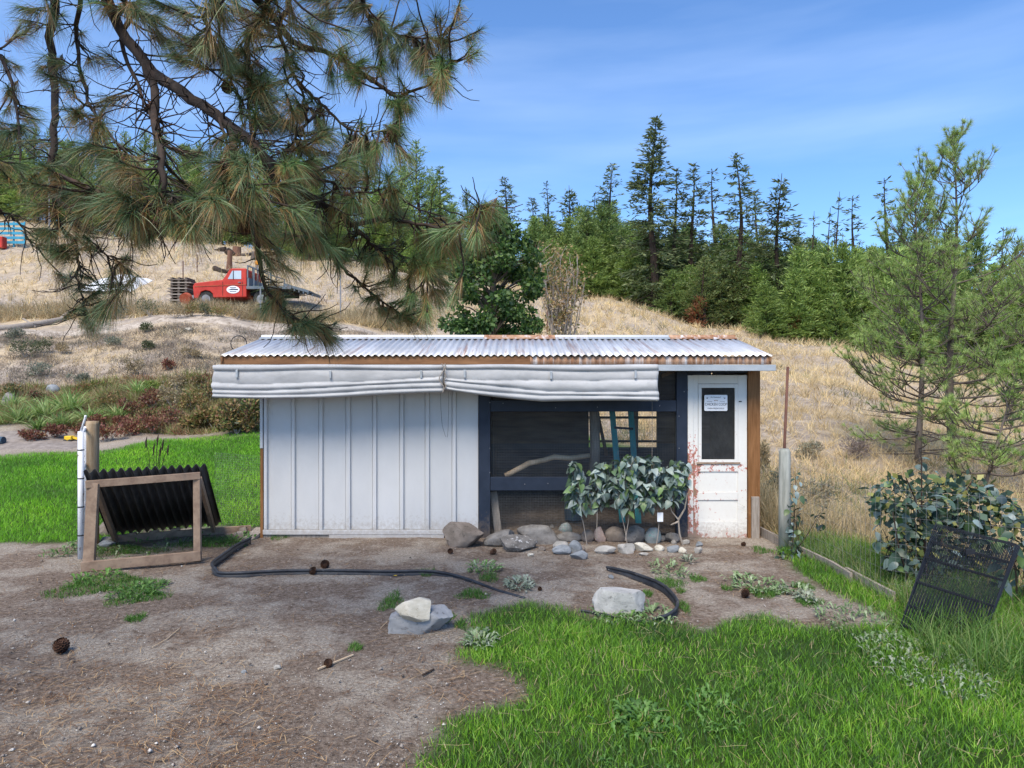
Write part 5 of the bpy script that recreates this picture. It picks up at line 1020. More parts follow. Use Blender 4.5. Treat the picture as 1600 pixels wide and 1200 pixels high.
for i, a in enumerate([(1050, 893, 62, 46, GG, 'big pale green leafy weed on dirt in front of the lilac tags'), (757, 889, 50, 46, GL + GG, 'green leafy weed above the buried end of the edging'), (812, 917, 40, 60, GV, 'small greyish creeping weed right of the edging end'), (1180, 916, 76, 80, GG, 'spreading pale weed behind the pine cone'),
      (1020, 965, 60, 46, GG, 'lobed weed at the right foot of the white boulder'), (955, 965, 50, 40, GG, 'lobed weed at the left foot of the white boulder'), (985, 968, 40, 26, GL, 'green weed in front of the white boulder'), (1240, 925, 44, 40, GG + GV, 'flat greyish weed among grass near the board edging'), (1260, 940, 24, 26, GV, 'dark grey weed tuft near the lawn edge'),
      (750, 1005, 44, 60, GV + GG, 'silvery weed at the left tip of the front lawn'), (1440, 1045, 150, 260, GV + GG, 'large silvery weed patch in the lawn below the black wire panels'), (1340, 975, 110, 110, GG, 'pale leafy weed patch at the far edge of the lawn on the right'), (220, 925, 70, 90, GL, 'broad leafed weeds right of the grass by the lean-to'), (150, 905, 60, 40, GL, 'broad leafed weeds at the left foot of the lean-to frame'),
      (250, 848, 150, 120, GL + GG, 'leafy weeds growing under the lean-to sheet'), (108, 862, 60, 60, GG + GL, 'pale leafed weeds left of the white gate'), (370, 845, 50, 40, GL, 'leafy weeds between the lean-to and the coop corner'), (1120, 1120, 90, 50, GL, 'round leafed weeds in the grass at the bottom of the picture'), (1000, 1130, 60, 50, GL, 'clover like weeds at the bottom edge of the lawn'), (1000, 1170, 160, 40, GL, 'leafy weeds at the very bottom of the lawn'), (1240, 868, 40, 40, GL, 'weeds at the foot of the round post'), (1075, 877, 20, 14, GV, 'tiny weed on dirt left of the door')]):
    weed(*a, seed=400 + i)
# ------------------------------------------------------------------ lean-to frame with corrugated sheet
def gz(x, y, z=0): return Vector((x, y, H(x, y) + z))
LT = empty('lean_to', gz(-4.36, 6.95), 'small wooden lean-to frame with a sloping black corrugated sheet', 'animal shelter')
u = Vector((1.04, .36, 0)).normalized(); fl = Vector((-4.34, 6.93, 0)); fr = Vector((-3.30, 7.30, 0))
tl = P(147, 754, 7.02); tr = P(311, 741, 7.34)
def bar(a, b, w_, t_, nm='frame_rail', up=(0, 0, 1), m_=M_FRAMEW): return MB().beam(a, b, w_, t_, up).go(nm, m_, LT, bevel=.004, loc=tuple((Vector(a) + Vector(b)) / 2))
bar(P(127, 886, 6.92), P(314, 868, 7.22), .04, .10)
bar(P(139, 885, 6.98), P(146, 755, 6.98), .115, .04, 'frame_post', (0, 1, 0)); bar(P(309, 877, 7.30), P(308, 747, 7.34), .075, .04, 'frame_post', (0, 1, 0))
bar(P(134, 757, 6.96) , P(313, 743, 7.34), .045, .075)
bl_, br_ = Vector((-4.74, 8.2, .05)), Vector((-3.62, 8.72, .05))
bl_ = P(181, 845, 8.1); br_ = P(334, 828, 8.65)
bar(P(150, 762, 7.05), bl_, .04, .085, 'sloping_rafter'); bar(P(312, 750, 7.40), br_, .04, .085, 'sloping_rafter')
bar(bl_ + Vector((-.02, .02, .02)), P(392, 826, 8.85), .04, .09)
for i in range(4):
    t = (.16 + .22 * i); p = bl_.lerp(br_, t); bar(p + Vector((-.05, -.02, .05)), p + Vector((.05, .0, .07)), .04, .035, 'nailed_block')
V = []; n = 420; a0, a1 = P(130, 744, 6.93) + Vector((0, 0, .02)), P(322, 734, 7.40) + Vector((0, 0, .02)); b0, b1 = bl_ + Vector((-.12, .05, .04)), br_ + Vector((.08, .05, .04)); nrm = (a1 - a0).cross(b0 - a0).normalized()
if nrm.z < 0: nrm = -nrm
for i in range(n + 1):
    t = i / n; off = nrm * .022 * math.sin(t * 14.5 * 2 * math.pi); V += [a0.lerp(a1, t) + off + nrm * .03, b0.lerp(b1, t) + off + nrm * .03]
o = build('corrugated_sheet', V, [(2 * i, 2 * i + 1, 2 * i + 3, 2 * i + 2) for i in range(n)], M_BLACKC, LT, smooth=True); s = o.modifiers.new('thickness', 'SOLIDIFY'); s.thickness = .003
# gate seen end on, round posts, fences
gt = empty('gate', P(127, 882, 7.2), 'white chipped metal gate seen edge on, swung open beside the round post', 'gate')
ga, gb = Vector((FXX(126.5, 7.2), 7.2, 0)), Vector((FXX(133, 8.05), 8.05, 0)); zb_, zt_ = .06, 1.40
for nm, p, r in (('hinge_tube', gb, .026), ('end_tube', ga, .030)): MB().tube([p + Vector((0, 0, zb_)), p + Vector((0, 0, zt_))], r, 12).go(nm, M_CHIPW, gt, smooth=True)
for z in (zb_ + .04, .5, .95, zt_ - .03): MB().tube([ga + Vector((0, 0, z)), gb + Vector((0, 0, z))], .018, 8).go('gate_rail', M_CHIPW, gt, smooth=True)
MB().tube([ga + Vector((.0, 0, zt_)), ga + Vector((.045, 0, zt_ + .14)), ga + Vector((.05, 0, zt_ + .17))], .012, 8).go('latch_rod', M_CHIPW, gt, smooth=True)
m = MB(); dg = (gb - ga)
for i in range(12):
    p = ga + dg * i / 11 + Vector((-.035, 0, 0)); m.beam(p + Vector((0, 0, .08)), p + Vector((0, 0, 1.34)), .004, .004, (0, 1, 0))
for i in range(40): z = .08 + i * .0325; m.beam(ga + Vector((-.035, 0, z)), gb + Vector((-.035, 0, z)), .004, .004)
tag(m.go('wire_netting', M_BLACKW, gt), kind='stuff')
for z in (.3, .6, .9, 1.2): MB().tube([ga + Vector((0, -.001, z)), ga + Vector((0, -.001, z + .012))], .032, 10).go('wire_tie', M_BLACKW, gt)
pb = Vector((FXX(144, 8.1), 8.1, -.1))
MB().tube([pb, pb + Vector((0, 0, .8)), pb + Vector((.003, 0, 1.52)), pb + Vector((.003, 0, 1.56))], [.075, .073, .072, .066], 16).go('fence_post', M_POSTT, smooth=True, label='thick tan round wooden post behind the white gate', cat='post', loc=pb)
def net(a, b, h, spx, spz, r, label, name='wire_fence', posts=()):
    a = Vector(a); b = Vector(b); e = empty(name, a, label, 'fence'); d = b - a; m = MB(); k = int(d.length / spx)
    for i in range(k + 1):
        p = a + d * i / k; z0 = H(p.x, p.y); m.beam((p.x, p.y, z0), (p.x, p.y, z0 + h), r, r, (0, 1, 0))
    for j in range(int(h / spz) + 1):
        for i in range(6):
            p = a + d * i / 6; q = a + d * (i + 1) / 6; m.beam((p.x, p.y, H(p.x, p.y) + j * spz), (q.x, q.y, H(q.x, q.y) + j * spz), r, r)
    tag(m.go('wire_netting', M_GALV, e), kind='stuff'); return e
net((FXX(336, 8.95), 8.95, 0), (FXX(408, 8.6), 8.6, 0), 1.0, .03, .03, .0011, 'fine wire netting fence between the lean-to and the coop corner')
MB().beam(P(336, 838, 8.75), P(386, 828, 8.80), .05, .09).go('ground_board', M_GREYW, label='grey board lying behind the lean-to by the netting', cat='board', loc=P(336, 838, 8.75))
MB().box(FXX(369, 8.6), FXX(384, 8.6), 8.55, 8.65, -.02, ZZ(831, 8.6)).go('wood_block', M_GREYW, bevel=.006, label='short square wood block near the coop corner', cat='wood block', loc=(FXX(376, 8.6), 8.6, 0))
MB().beam(P(384, 846, 8.35), P(409, 826, 8.6), .16, .04).go('loose_plank', M_GREYW, bevel=.004, label='short weathered plank leaning at the coop corner', cat='plank', loc=P(384, 846, 8.35))
# right post, pipe, board edging, fence
pb = Vector((FXX(1226, 7.86), 7.86, -.08))
MB().tube([pb, pb + Vector((-.0, 0, .6)), pb + Vector((.0, 0, 1.20)), pb + Vector((0, 0, 1.235))], [.068, .066, .064, .05], 16).go('fence_post', M_POSTG, smooth=True, label='round weathered grey green fence post right of the coop', cat='post', loc=pb)
pp = Vector((FXX(1223, 7.96), 7.96, -.2)); MB().tube([pp, P(1226, 690, 7.96), P(1231, 573, 7.96)], .017, 8).go('steel_pipe', M_RUSTP, smooth=True, label='thin rusty pipe standing behind the round grey green post', cat='pipe', loc=pp)
eb = [GP(1186, 836) + Vector((0, 0, .02)), GP(1236, 862), GP(1300, 893), GP(1330, 913)]; eb2 = [GP(1322, 902), GP(1397, 943)]
for p_, l_ in ((eb, 'long grey board edging running from the coop to the lawn'), (eb2, 'lower end of the board edging beside the tall grass')):
    m = MB()
    for a, b in zip(p_[:-1], p_[1:]):
        a = Vector((a.x, a.y, .05)); b = Vector((b.x, b.y, .05)); m.beam(a, b, .030, .11)
    m.go('board_edging', M_GREYW, bevel=.003, label=l_, cat='board edging', loc=p_[0])
net((3.20, 7.86, 0), (3.34, 6.1, 0), .98, .075, .12, .0016, 'wire fence with tall thin wires running along the right side of the yard')
net((3.34, 6.1, 0), (5.2, 5.15, 0), .98, .075, .12, .0016, 'wire fence stretch behind the black wire panels')
# folded black wire panels
wp = empty('wire_pen_panels', P(1480, 985, 5.25), 'stack of folded black wire pen panels leaning against the fence in tall grass', 'wire panels')
TL, TR, BLc, BRc = P(1466, 818, 5.42), P(1592, 850, 5.25), P(1412, 975, 5.10), P(1532, 1020, 4.95)
for lay in range(4):
    off = Vector((.011 * lay - .02, .020 * lay, -.012 * lay)); sh = .013 * lay; m = MB(); nn_ = 27; kk = .0024
    for i in range(nn_ + 1):
        t = i / nn_; m.beam(BLc.lerp(BRc, t) + off, TL.lerp(TR, t) + off + Vector((sh, 0, 0)), kk, kk, (0, 1, 0))
    for t in (0, .19, .42, .66, .83, 1): m.beam(BLc.lerp(TL, t) + off, BRc.lerp(TR, t) + off + Vector((sh * t, 0, 0)), kk * 2, kk * 2)
    for t in (0, 1): m.beam(BLc.lerp(BRc, t) + off, TL.lerp(TR, t) + off + Vector((sh, 0, 0)), kk * 2.4, kk * 2.4, (0, 1, 0))
    tag(m.go('wire_panel', M_BLACKW, wp), kind='stuff')
c = TL.lerp(TR, .47) + (BLc - TL) * .19; MB().box(c.x - .035, c.x + .035, c.y - .012, c.y + .0, c.z - .02, c.z + .02).go('latch_plate', M_BLACKW, wp)
# plastic edging
def edging(pts, h0, label, r=.014, hh=.085):
    g = [GP(a, b) for a, b in pts]; out = []
    for i in range(len(g) - 1):
        for q in range(6):
            t = q / 6; p0, p1, p2, p3 = g[max(i - 1, 0)], g[i], g[i + 1], g[min(i + 2, len(g) - 1)]
            out.append(.5 * ((2 * p1) + (p2 - p0) * t + (2 * p0 - 5 * p1 + 4 * p2 - p3) * t * t + (3 * p1 - p0 - 3 * p2 + p3) * t ** 3))
    out.append(g[-1]); n = len(out); hs = [h0(i / (n - 1)) for i in range(n)]
    e = empty('lawn_edging', out[0], label, 'edging'); MB().tube([p + Vector((0, 0, hs[i])) for i, p in enumerate(out)], r, 8).go('top_bead', M_EDGE, e, smooth=True)
    V = []
    for i, p in enumerate(out): V += [p + Vector((0, 0, -.04)), p + Vector((0, 0, hs[i] - r * .6))]
    o = build('strip', V, [(2 * i, 2 * i + 1, 2 * i + 3, 2 * i + 2) for i in range(n - 1)], M_EDGE, e, smooth=True); s = o.modifiers.new('thickness', 'SOLIDIFY'); s.thickness = .004; s.offset = 0
edging([(392, 850), (370, 862), (345, 880), (331, 893), (340, 902), (370, 903), (440, 899), (520, 898), (600, 900), (660, 900), (700, 903), (735, 910), (770, 921), (820, 936)], lambda t: .075 if t < .3 else (.045 if t < .72 else max(.002, .045 - (t - .72) * .2)), 'long black plastic edging strip curving across the dirt in front of the white wall')
edging([(948, 891), (975, 900), (1005, 912), (1035, 928), (1055, 948), (1058, 962), (1045, 970), (1020, 975)], lambda t: .03 + .05 * math.sin(t * math.pi), 'shorter black plastic edging hooked around the white boulder')
edging([(908, 958), (930, 962), (960, 968), (990, 974), (1018, 976)], lambda t: .02, 'flat black edging piece half hidden in grass before the white boulder', r=.010)

# ------------------------------------------------------------------ rocks
def rock(px, base, w, h, kind, label, seed, ang=0, depth=.7, tilt=0, cat='rock', lift=0, rz=0, group=None, name='rock', loc=None, flat=0):
    g = loc or GP(px, base); k = g.y / FX; W, Hh = w * k, h * k * 1.02; rs = np.random.RandomState(seed)
    bm = bmesh.new(); bmesh.ops.create_icosphere(bm, subdivisions=4, radius=1)
    planes = [(Vector(rs.normal(0, 1, 3)).normalized(), rs.uniform(.55, .92)) for _ in range(5 + int(ang * 10))]
    for v in bm.verts:
        p = v.co.copy(); n1 = mn.noise(p * 1.1 + Vector((seed, 0, 0))); p *= 1 + .16 * n1
        if ang:
            for n_, d_ in planes:
                q = p.dot(n_) - d_
                if q > 0: p -= n_ * q * .95
        p *= 1 + .035 * ang * mn.noise(p * 4 + Vector((0, seed, 0))) + .02 * ang * mn.noise(p * 11)
        if flat: p.z = min(p.z, flat)
        v.co = p
    xs = [v.co.x for v in bm.verts]; zs = [v.co.z for v in bm.verts]; cx, sx = (max(xs) + min(xs)) / 2, (max(xs) - min(xs)); z0, z1 = min(zs), max(zs)
    for v in bm.verts: v.co = Vector(((v.co.x - cx) / sx * W, v.co.y / 2 * W * depth, (v.co.z - z0) / (z1 - z0) * Hh * 1.25 - Hh * .25))
    bm.transform(Matrix.Rotation(R(tilt), 4, 'Y') @ Matrix.Rotation(R(rz), 4, 'Z')); me = bpy.data.meshes.new(name); bm.to_mesh(me); bm.free()
    me.polygons.foreach_set('use_smooth', [True] * len(me.polygons)); me.materials.append(RK[kind])
    if ang > .3: me.set_sharp_from_angle(angle=R(28))
    o = link_mesh(name, me, None, g + Vector((0, W * depth * .35, lift))); return tag(o, label, cat, group)
rk = [(720, 856, 66, 35, 'brown', 'big brown grey angular boulder at the bottom corner of the white wall', .8, .7, 8), (781, 855, 50, 23, 'grey', 'flat slanting grey rock at the foot of the navy post', .5, .8, -10), (841, 852, 70, 28, 'grey', 'large flat topped grey slab in front of the mesh', .9, .55, 6),
      (811, 863, 60, 24, 'speck', 'dark rough rock with a white speckled top', .9, .7, 0), (862, 832, 15, 11, 'grey', 'small grey stone behind the flat slab', .2, .8, 0), (884, 836, 22, 17, 'teal', 'round cobble with a turquoise painted side', .0, .8, 0), (888, 847, 44, 14, 'grey', 'long low grey stone behind the pale cobbles', .5, .5, 4),
      (877, 859, 26, 12, 'pale', 'smooth pale oval cobble right of the speckled rock', 0, .8, 0), (878, 868, 30, 13, 'blue', 'mottled grey cobble under the pale oval cobble', .2, .8, 0), (899, 865, 24, 18, 'blue', 'round light blue grey cobble below the leftmost lilac', .1, .9, 0), (905, 875, 28, 13, 'blue', 'blue grey flat cobble, nearest the camera in the row', .3, .7, 0),
      (918, 847, 22, 18, 'brown', 'rounded brown cobble beside the leftmost lilac stem', 0, .8, 10), (938, 847, 19, 22, 'pink', 'upright pinkish brown stone at the second lilac stem', .6, .8, 0), (961, 848, 34, 22, 'brown', 'long smooth brown boulder left of the forked lilac', 0, .7, 14), (994, 849, 30, 25, 'grey', 'angular purple grey rock right of the forked lilac', .8, .8, 0),
      (1019, 849, 26, 23, 'teal', 'smooth greenish grey cobble left of the tagged lilac', 0, .8, 18), (1051, 849, 24, 15, 'grey', 'grey cobble at the foot of the right navy post', .3, .8, 12), (947, 867, 34, 13, 'pale', 'long pale grey stone in the front row under the second lilac', .5, .6, -3), (979, 865, 28, 15, 'pale', 'pale grey stone in the front row by the forked lilac', .6, .8, 6),
      (1006, 863, 31, 13, 'cream', 'long cream stone in the front row', .4, .6, 8), (1031, 862, 16, 9, 'cream', 'small oval cream stone at the tagged lilac stem', 0, .8, 0), (1053, 864, 20, 10, 'blue', 'small grey cobble in the front row right of the tagged lilac', .2, .8, 0), (1067, 865, 13, 9, 'cream', 'small whitish pebble beside the thick lilac stem', .1, .8, 0),
      (1072, 851, 14, 7, 'pale', 'little pale pebble near the door jamb', .1, .8, 0), (1092, 865, 14, 10, 'pale', 'broken pale stone in front of the door', .8, .6, 0), (1093, 855, 12, 8, 'blue', 'small blue grey stone behind the broken pale stone', .3, .8, 0), (1036, 847, 16, 9, 'grey', 'small brown grey stone between the cobbles by the tagged lilac', .3, .8, 0),
      (908, 862, 14, 9, 'brown', 'small brown stone behind the light blue cobble', .2, .8, 0), (1054, 851, 10, 6, 'grey', 'tiny grey stone before the right navy post', .2, .8, 0), (1006, 869, 16, 4, 'pale', 'thin pale chip lying in front of the stone row', .6, .6, 0), (847, 862, 12, 7, 'brown', 'small brown stone right of the speckled rock', .3, .8, 0), (829, 871, 10, 5, 'cream', 'tiny cream stone on the dirt under the speckled rock', .4, .8, 0),
      (955, 906, 9, 6, 'blue', 'small grey stone on the dirt inside the hooked edging', .4, .8, 0), (530, 1048, 0, 0, '', '', 0, 0, 0),
      (432, 1047, 12, 6, 'pale', 'small whitish stone lying on the open dirt', .4, .8, 0), (380, 1055, 9, 6, 'blue', 'small blue grey stone on the open dirt', .4, .8, 0), (163, 838, 30, 28, 'brown', 'brown grey stone behind the left leg of the lean-to', .3, .9, 0), (162, 856, 26, 10, 'blue', 'flat blue grey stone under the lean-to sheet', .2, .8, 0), (165, 848, 18, 8, 'grey', 'small grey stone under the lean-to sheet', .4, .8, 0),
      (78, 616, 22, 14, 'blue', 'blue grey rock on the bank above the flower bed', .8, .8, 0), (10, 640, 24, 26, 'grey', 'grey rock at the left edge of the flower bed', .6, .8, 0), (293, 517, 12, 5, 'cream', 'pale flat stone on the bank below the truck', .6, .8, 0), (1410, 905, 0, 0, '', '', 0, 0, 0)]
for i, (px, b_, w_, h_, kd, lb, ag, dp, tl_) in enumerate(rk):
    if w_: rock(px, b_, w_, h_, kd, lb, 50 + i, ag, dp, tl_)
# big front stones
sl = rock(655, 993, 108, 30, 'slate', 'flat blue grey slate rock lying under the cream stone', 7, 1.4, .62, -9, flat=.5)
rock(647, 966, 60, 30, 'cream', 'cream coloured stone resting on the slate rock', 12, .55, .75, -10, lift=.12, loc=Vector((FXX(647, 5.16), 5.13, 0)), flat=.75)
rock(970, 963, 84, 36, 'white', 'white grey block shaped boulder inside the hooked edging', 31, 1.2, .6, 2, flat=.5)
# pine cones
def cone_mesh():
    m = MB(); n = 0
    for i in range(85):
        t = (i + .5) / 85; a = i * 2.39996; r = .038 * math.sin(math.pi * (t * .86 + .09)) ** .8; z = .085 * t - .0425; d = Vector((math.cos(a), math.sin(a), .35)).normalized(); s_ = Vector((-math.sin(a), math.cos(a), 0)); p = Vector((0, 0, z)); q = p + d * r * 1.05
        m.add([p + d * r * .3 - s_ * .003, p + d * r * .3 + s_ * .003, q + s_ * .0075, q + Vector((0, 0, .005)) + d * .004, q - s_ * .0075, q - Vector((0, 0, .003))], [(0, 1, 2, 5, 4), (0, 4, 3, 2, 1), (2, 3, 4, 5)])
    m.lathe((0, 0, -.0425), [(.008, .0), (.022, .02), (.024, .045), (.008, .08)], 8)
    me = bpy.data.meshes.new('pine_cone'); me.from_pydata(m.v, [], m.f); me.update(); me.materials.append(M_CONE); return me
CM = cone_mesh()
def pcone(px, py, s, label, rot=(1.3, .2, .5), loc=None):
    g = loc or GP(px, py); o = link_mesh('pine_cone', CM, None, g + Vector((0, 0, .033 * s))); o.rotation_euler = rot; o.scale = (s, s, s); tag(o, label, 'pine cone', None if loc else 'pine cones on the dirt')
for a in [(96, 1022, 1.35, 'large dark pine cone alone on the dirt at the lower left', (.5, .3, 0)), (507, 888, 1.15, 'round pine cone just behind the long edging strip'), (488, 898, 1.0, 'open pine cone leaning on the front of the long edging strip', (.4, .9, 0)), (512, 1042, .75, 'small brown cone beside the pale stick'), (703, 866, .8, 'pine cone in front of the brown grey boulder'),
          (770, 867, .9, 'pine cone between the brown boulder and the speckled rock', (1.2, .2, 2)), (1164, 934, 1.0, 'reddish pine cone on the dirt right of the door', (.3, .2, 0)), (1161, 854, .7, 'small cone at the foot of the door'), (843, 924, .5, 'tiny cone scale beside the greyish weed')]: pcone(*a)
MB().beam(GP(497, 1049) + Vector((0, 0, .015)), GP(552, 1028) + Vector((0, 0, .015)), .012, .008).go('stick', M_PEEL, label='straight pale split stick lying on the dirt', cat='stick', loc=GP(497, 1049))
def stick(pts, r, label, m_=M_PEEL): g = [GP(a, b) + Vector((0, 0, .012)) for a, b in pts]; MB().tube(g, r, 5).go('stick', m_, label=label, cat='stick', loc=g[0])
stick([(238, 1015), (260, 1002), (280, 986)], .0035, 'thin pale twig right of the large dark pine cone'); stick([(605, 975), (595, 985)], .004, 'short straw at the left of the slate rock'); stick([(660, 1058), (678, 1050)], .007, 'short dark twig on the dirt near the lawn tip', M_BARK); stick([(778, 1001), (815, 982)], .004, 'pale straw lying on the left part of the front lawn')
o = MB().add([(0, 0, 0), (.03, .01, .006), (.05, .0, .002), (.035, -.02, .004), (.012, -.018, .008)], [(0, 1, 2, 3, 4)]).go('fallen_leaf', M_YEL, label='small bright yellow leaf lying by the long edging strip', cat='leaf'); o.location = GP(613, 902) + Vector((0, 0, .015))
o = MB(); g = GP(1472, 1020)
yf = empty('dandelion', g, 'yellow dandelion flower in the lawn near the black wire panels', 'flower'); MB().tube([g, g + Vector((.01, 0, .06))], .0025, 5).go('stalk', MATS['greenish_treated_post'], yf); m = MB()
for i in range(14): a = i * .45; m.add([g + Vector((.01, 0, .062)), g + Vector((.01 + .02 * math.cos(a - .2), .02 * math.sin(a - .2), .066)), g + Vector((.01 + .02 * math.cos(a + .2), .02 * math.sin(a + .2), .066))], [(0, 1, 2)])
m.go('petals', M_YEL, yf)

# ------------------------------------------------------------------ tall grass by the fence
def tallgrass(cx, cy, rx, ry, n, h, label, cols, w_=.006):
    a = RNG.uniform(0, 6.3, n); r = np.sqrt(RNG.random(n)); x = cx + rx * r * np.cos(a); y = cy + ry * r * np.sin(a)
    V, Fc, C_ = blades(x, y, Hnp(x, y), h * RNG.uniform(.45, 1.2, n), w_, pick(cols, RNG.random(n)), lean=.75, curl=.7); build('tall_grass', V, Fc, M_GRASS, col=C_, loc=(cx, cy, 0), label=label, cat='tall grass', kind='stuff')
TG = [(.05, .12, .02), (.09, .20, .03), (.15, .30, .05), (.28, .34, .12)]
tallgrass(3.25, 4.75, .40, .45, 900, .30, 'tall dark green grass around the foot of the black wire panels', TG); tallgrass(3.42, 6.3, .18, 1.3, 1300, .20, 'rough green grass along the board edging', TG + [(.36, .32, .18)]); tallgrass(3.5, 7.6, .35, .8, 1100, .25, 'rough grass at the foot of the fence beside the round post', TG + [(.36, .32, .18)], .005)
tallgrass(3.9, 6.2, .6, 1.4, 1500, .26, 'green grass under the large dark shrub', TG + [(.4, .34, .2)], .005)
for cx, cy, rx, ry, n_, h_, l_ in [(3.35, 9.3, .22, .8, 1100, .75, 'tall dry grass growing against the right side of the coop'), (3.7, 8.6, .35, .7, 900, .55, 'tall dry grass behind the round fence post'), (4.6, 8.2, .8, .9, 1500, .45, 'dry straw grass behind the wire fence'), (5.6, 7.0, .8, 1.2, 1300, .40, 'dry straw grass beyond the large dark shrub')]:
    tallgrass(cx, cy, rx, ry, n_, h_, l_, [(.30, .24, .13), (.52, .41, .24), (.68, .55, .34), (.24, .24, .12)], .007)
m = MB(); g = GP(242, 735)
gs = empty('seed_stalks', g, 'few thin dark seed stalks rising above the back lawn', 'plant')
for dx, h in ((-14, 44), (-2, 34), (4, 48), (12, 40), (20, 32), (8, 30)):
    k = g.y / FX; t = g + Vector((dx * k, 0, h * k)); m.tube([g + Vector((dx * k * .5, 0, 0)), g + Vector((dx * k * .7, 0, h * k * .6)), t], .006, 4); m.tube([t - Vector((0, 0, .12)), t, t + Vector((.02, 0, .10))], [.008, .020, .004], 5)
tag(m.go('stalks', M_BARK, gs), kind='stuff')

# ------------------------------------------------------------------ things on the bank and hill
def truck():
    Y = 31.5; k = Y / FX; gx_, gzv = FXX(300, Y), ZZ(479, Y)
    tr_ = empty('flatbed_truck', (gx_, Y, gzv), 'old red flatbed truck with white oval door sign parked on the bank', 'truck')
    q = lambda px, py: (FXX(px, Y), ZZ(py, Y)); W = 1.9
    body = [q(303, 466), q(301, 447), q(304, 442), q(346, 437), q(348, 436.5), q(359, 421), q(362, 419), q(383, 419), q(385, 422), q(385, 464), q(333, 465), q(332, 459), q(328, 455), q(321, 453.5), q(314, 456), q(311, 462), q(310, 466)]
    MB().prism(body, 1, Y, Y + W).go('body', M_RED, tr_, bevel=.03)
    MB().prism([q(356, 436), q(363, 423), q(377, 423), q(377, 436)], 1, Y - .012, Y + W + .012).go('side_window', M_GLASS, tr_)
    MB().beam(P(350, 436, Y + .1), P(359.3, 421.5, Y + .1), .02, .03, (0, 1, 0)).go('windscreen_pillar', M_RED, tr_)
    m = MB(); m.add([P(348.5, 436.2, Y + .12) + Vector((-.01, 0, .01)), P(359, 421.6, Y + .12) + Vector((-.01, 0, .01)), P(359, 421.6, Y + W - .12) + Vector((-.01, 0, .01)), P(348.5, 436.2, Y + W - .12) + Vector((-.01, 0, .01))], [(0, 1, 2, 3)]); m.go('windscreen', M_GLASS, tr_)
    MB().beam(P(364.5, 436, Y - .02), P(364.5, 423, Y - .02), .03, .02, (0, 1, 0)).go('window_bar', M_BLACKW, tr_)
    MB().beam(P(304, 447.5, Y - .01), P(384, 444.5, Y - .01), .02, .035).go('side_moulding', M_RUBR, tr_)
    for px in (348, 379): MB().beam(P(px, 440, Y - .005), P(px, 462, Y - .005), .018, .012, (0, 1, 0)).go('door_seam', M_TYRE, tr_)
    MB().beam(P(372, 441, Y - .03), P(376, 441, Y - .03), .03, .03).go('door_handle', M_GALV, tr_)
    c = P(364, 452.5, Y - .02); MB().prism([(c.x + .30 * math.cos(t * .2618), c.z + .175 * math.sin(t * .2618)) for t in range(24)], 1, Y - .012, Y - .004).go('door_sign', M_WHITE, tr_)
    m = MB(); m.prism([(c.x - .24, c.z - .02), (c.x - .05, c.z + .05), (c.x + .22, c.z + .03), (c.x + .24, c.z - .02), (c.x + .02, c.z - .01)], 1, Y - .018, Y - .0125); m.box(c.x - .14, c.x + .14, Y - .018, Y - .0125, c.z + .085, c.z + .11); m.box(c.x - .15, c.x + .15, Y - .018, Y - .0125, c.z - .10, c.z - .075); m.go('sign_print', M_INK, tr_)
    for i, (px, py, r, yy) in enumerate([(321, 467, .37, Y + .05), (321, 467, .37, Y + W - .3), (408, 467, .40, Y + .05), (408, 467, .40, Y + W - .3)]):
        cx_, cz_ = q(px, py); t_ = MB(); t_.tube([(cx_, yy, cz_), (cx_, yy + .24, cz_)], r, 20); w_ = t_.go('wheel', M_TYRE, tr_, bevel=.03); r_ = MB(); r_.tube([(cx_, yy - .01, cz_), (cx_, yy + .05, cz_)], r * .55, 14); r_.go('rim', M_GALV, w_)
    MB().box(FXX(299, Y), FXX(302, Y), Y + .05, Y + W - .05, ZZ(466, Y), ZZ(461, Y)).go('front_bumper', M_GALV, tr_)
    MB().box(FXX(300.3, Y), FXX(301.2, Y), Y + .2, Y + W - .2, ZZ(458, Y), ZZ(449, Y)).go('grille', M_WHITE, tr_)
    MB().box(FXX(386, Y), FXX(456, Y), Y - .1, Y + W + .1, ZZ(452, Y), ZZ(447.5, Y)).go('flatbed', M_STEELB, tr_, bevel=.01)
    MB().box(FXX(386, Y), FXX(452, Y), Y + .4, Y + W - .4, ZZ(460, Y), ZZ(452.3, Y)).go('chassis_rail', M_TYRE, tr_)
    m = MB(); a, b = q(454, 446), q(493, 461); m.beam(P(454, 449, Y + W / 2), P(492, 460, Y + W / 2), W + .1, .12); m.go('tail_ramp', M_STEELB, tr_)
    for px in range(460, 492, 7): MB().beam(P(px, 450.5 + (px - 454) * .29, Y - .08), P(px, 450.5 + (px - 454) * .29, Y + W + .05), .06, .14).go('ramp_slat', M_STEELB, tr_)
    MB().box(FXX(386, Y), FXX(389, Y), Y, Y + W, ZZ(447.3, Y), ZZ(434, Y)).go('headboard', M_STEELB, tr_)
    for yy in (Y, Y + W * .33, Y + W * .66, Y + W): MB().beam((FXX(387, Y), yy, ZZ(434, Y)), (FXX(387, Y), yy, ZZ(415, Y)), .05, .05, (0, 1, 0)).go('rack_post', M_STEELB, tr_)
    MB().beam((FXX(387, Y), Y, ZZ(415, Y)), (FXX(387, Y), Y + W, ZZ(415, Y)), .05, .05).go('rack_rail', M_STEELB, tr_)
    for yy in (Y, Y + W):
        MB().beam((FXX(387, Y), yy, ZZ(415, Y)), (FXX(424, Y), yy, ZZ(427, Y)), .05, .05).go('rack_rail', M_STEELB, tr_)
        for px in (397, 410, 423): MB().beam((FXX(px, Y), yy, ZZ(416 + (px - 387) * .3, Y)), (FXX(px, Y), yy, ZZ(447, Y)), .04, .04, (0, 1, 0)).go('rack_post', M_STEELB, tr_)
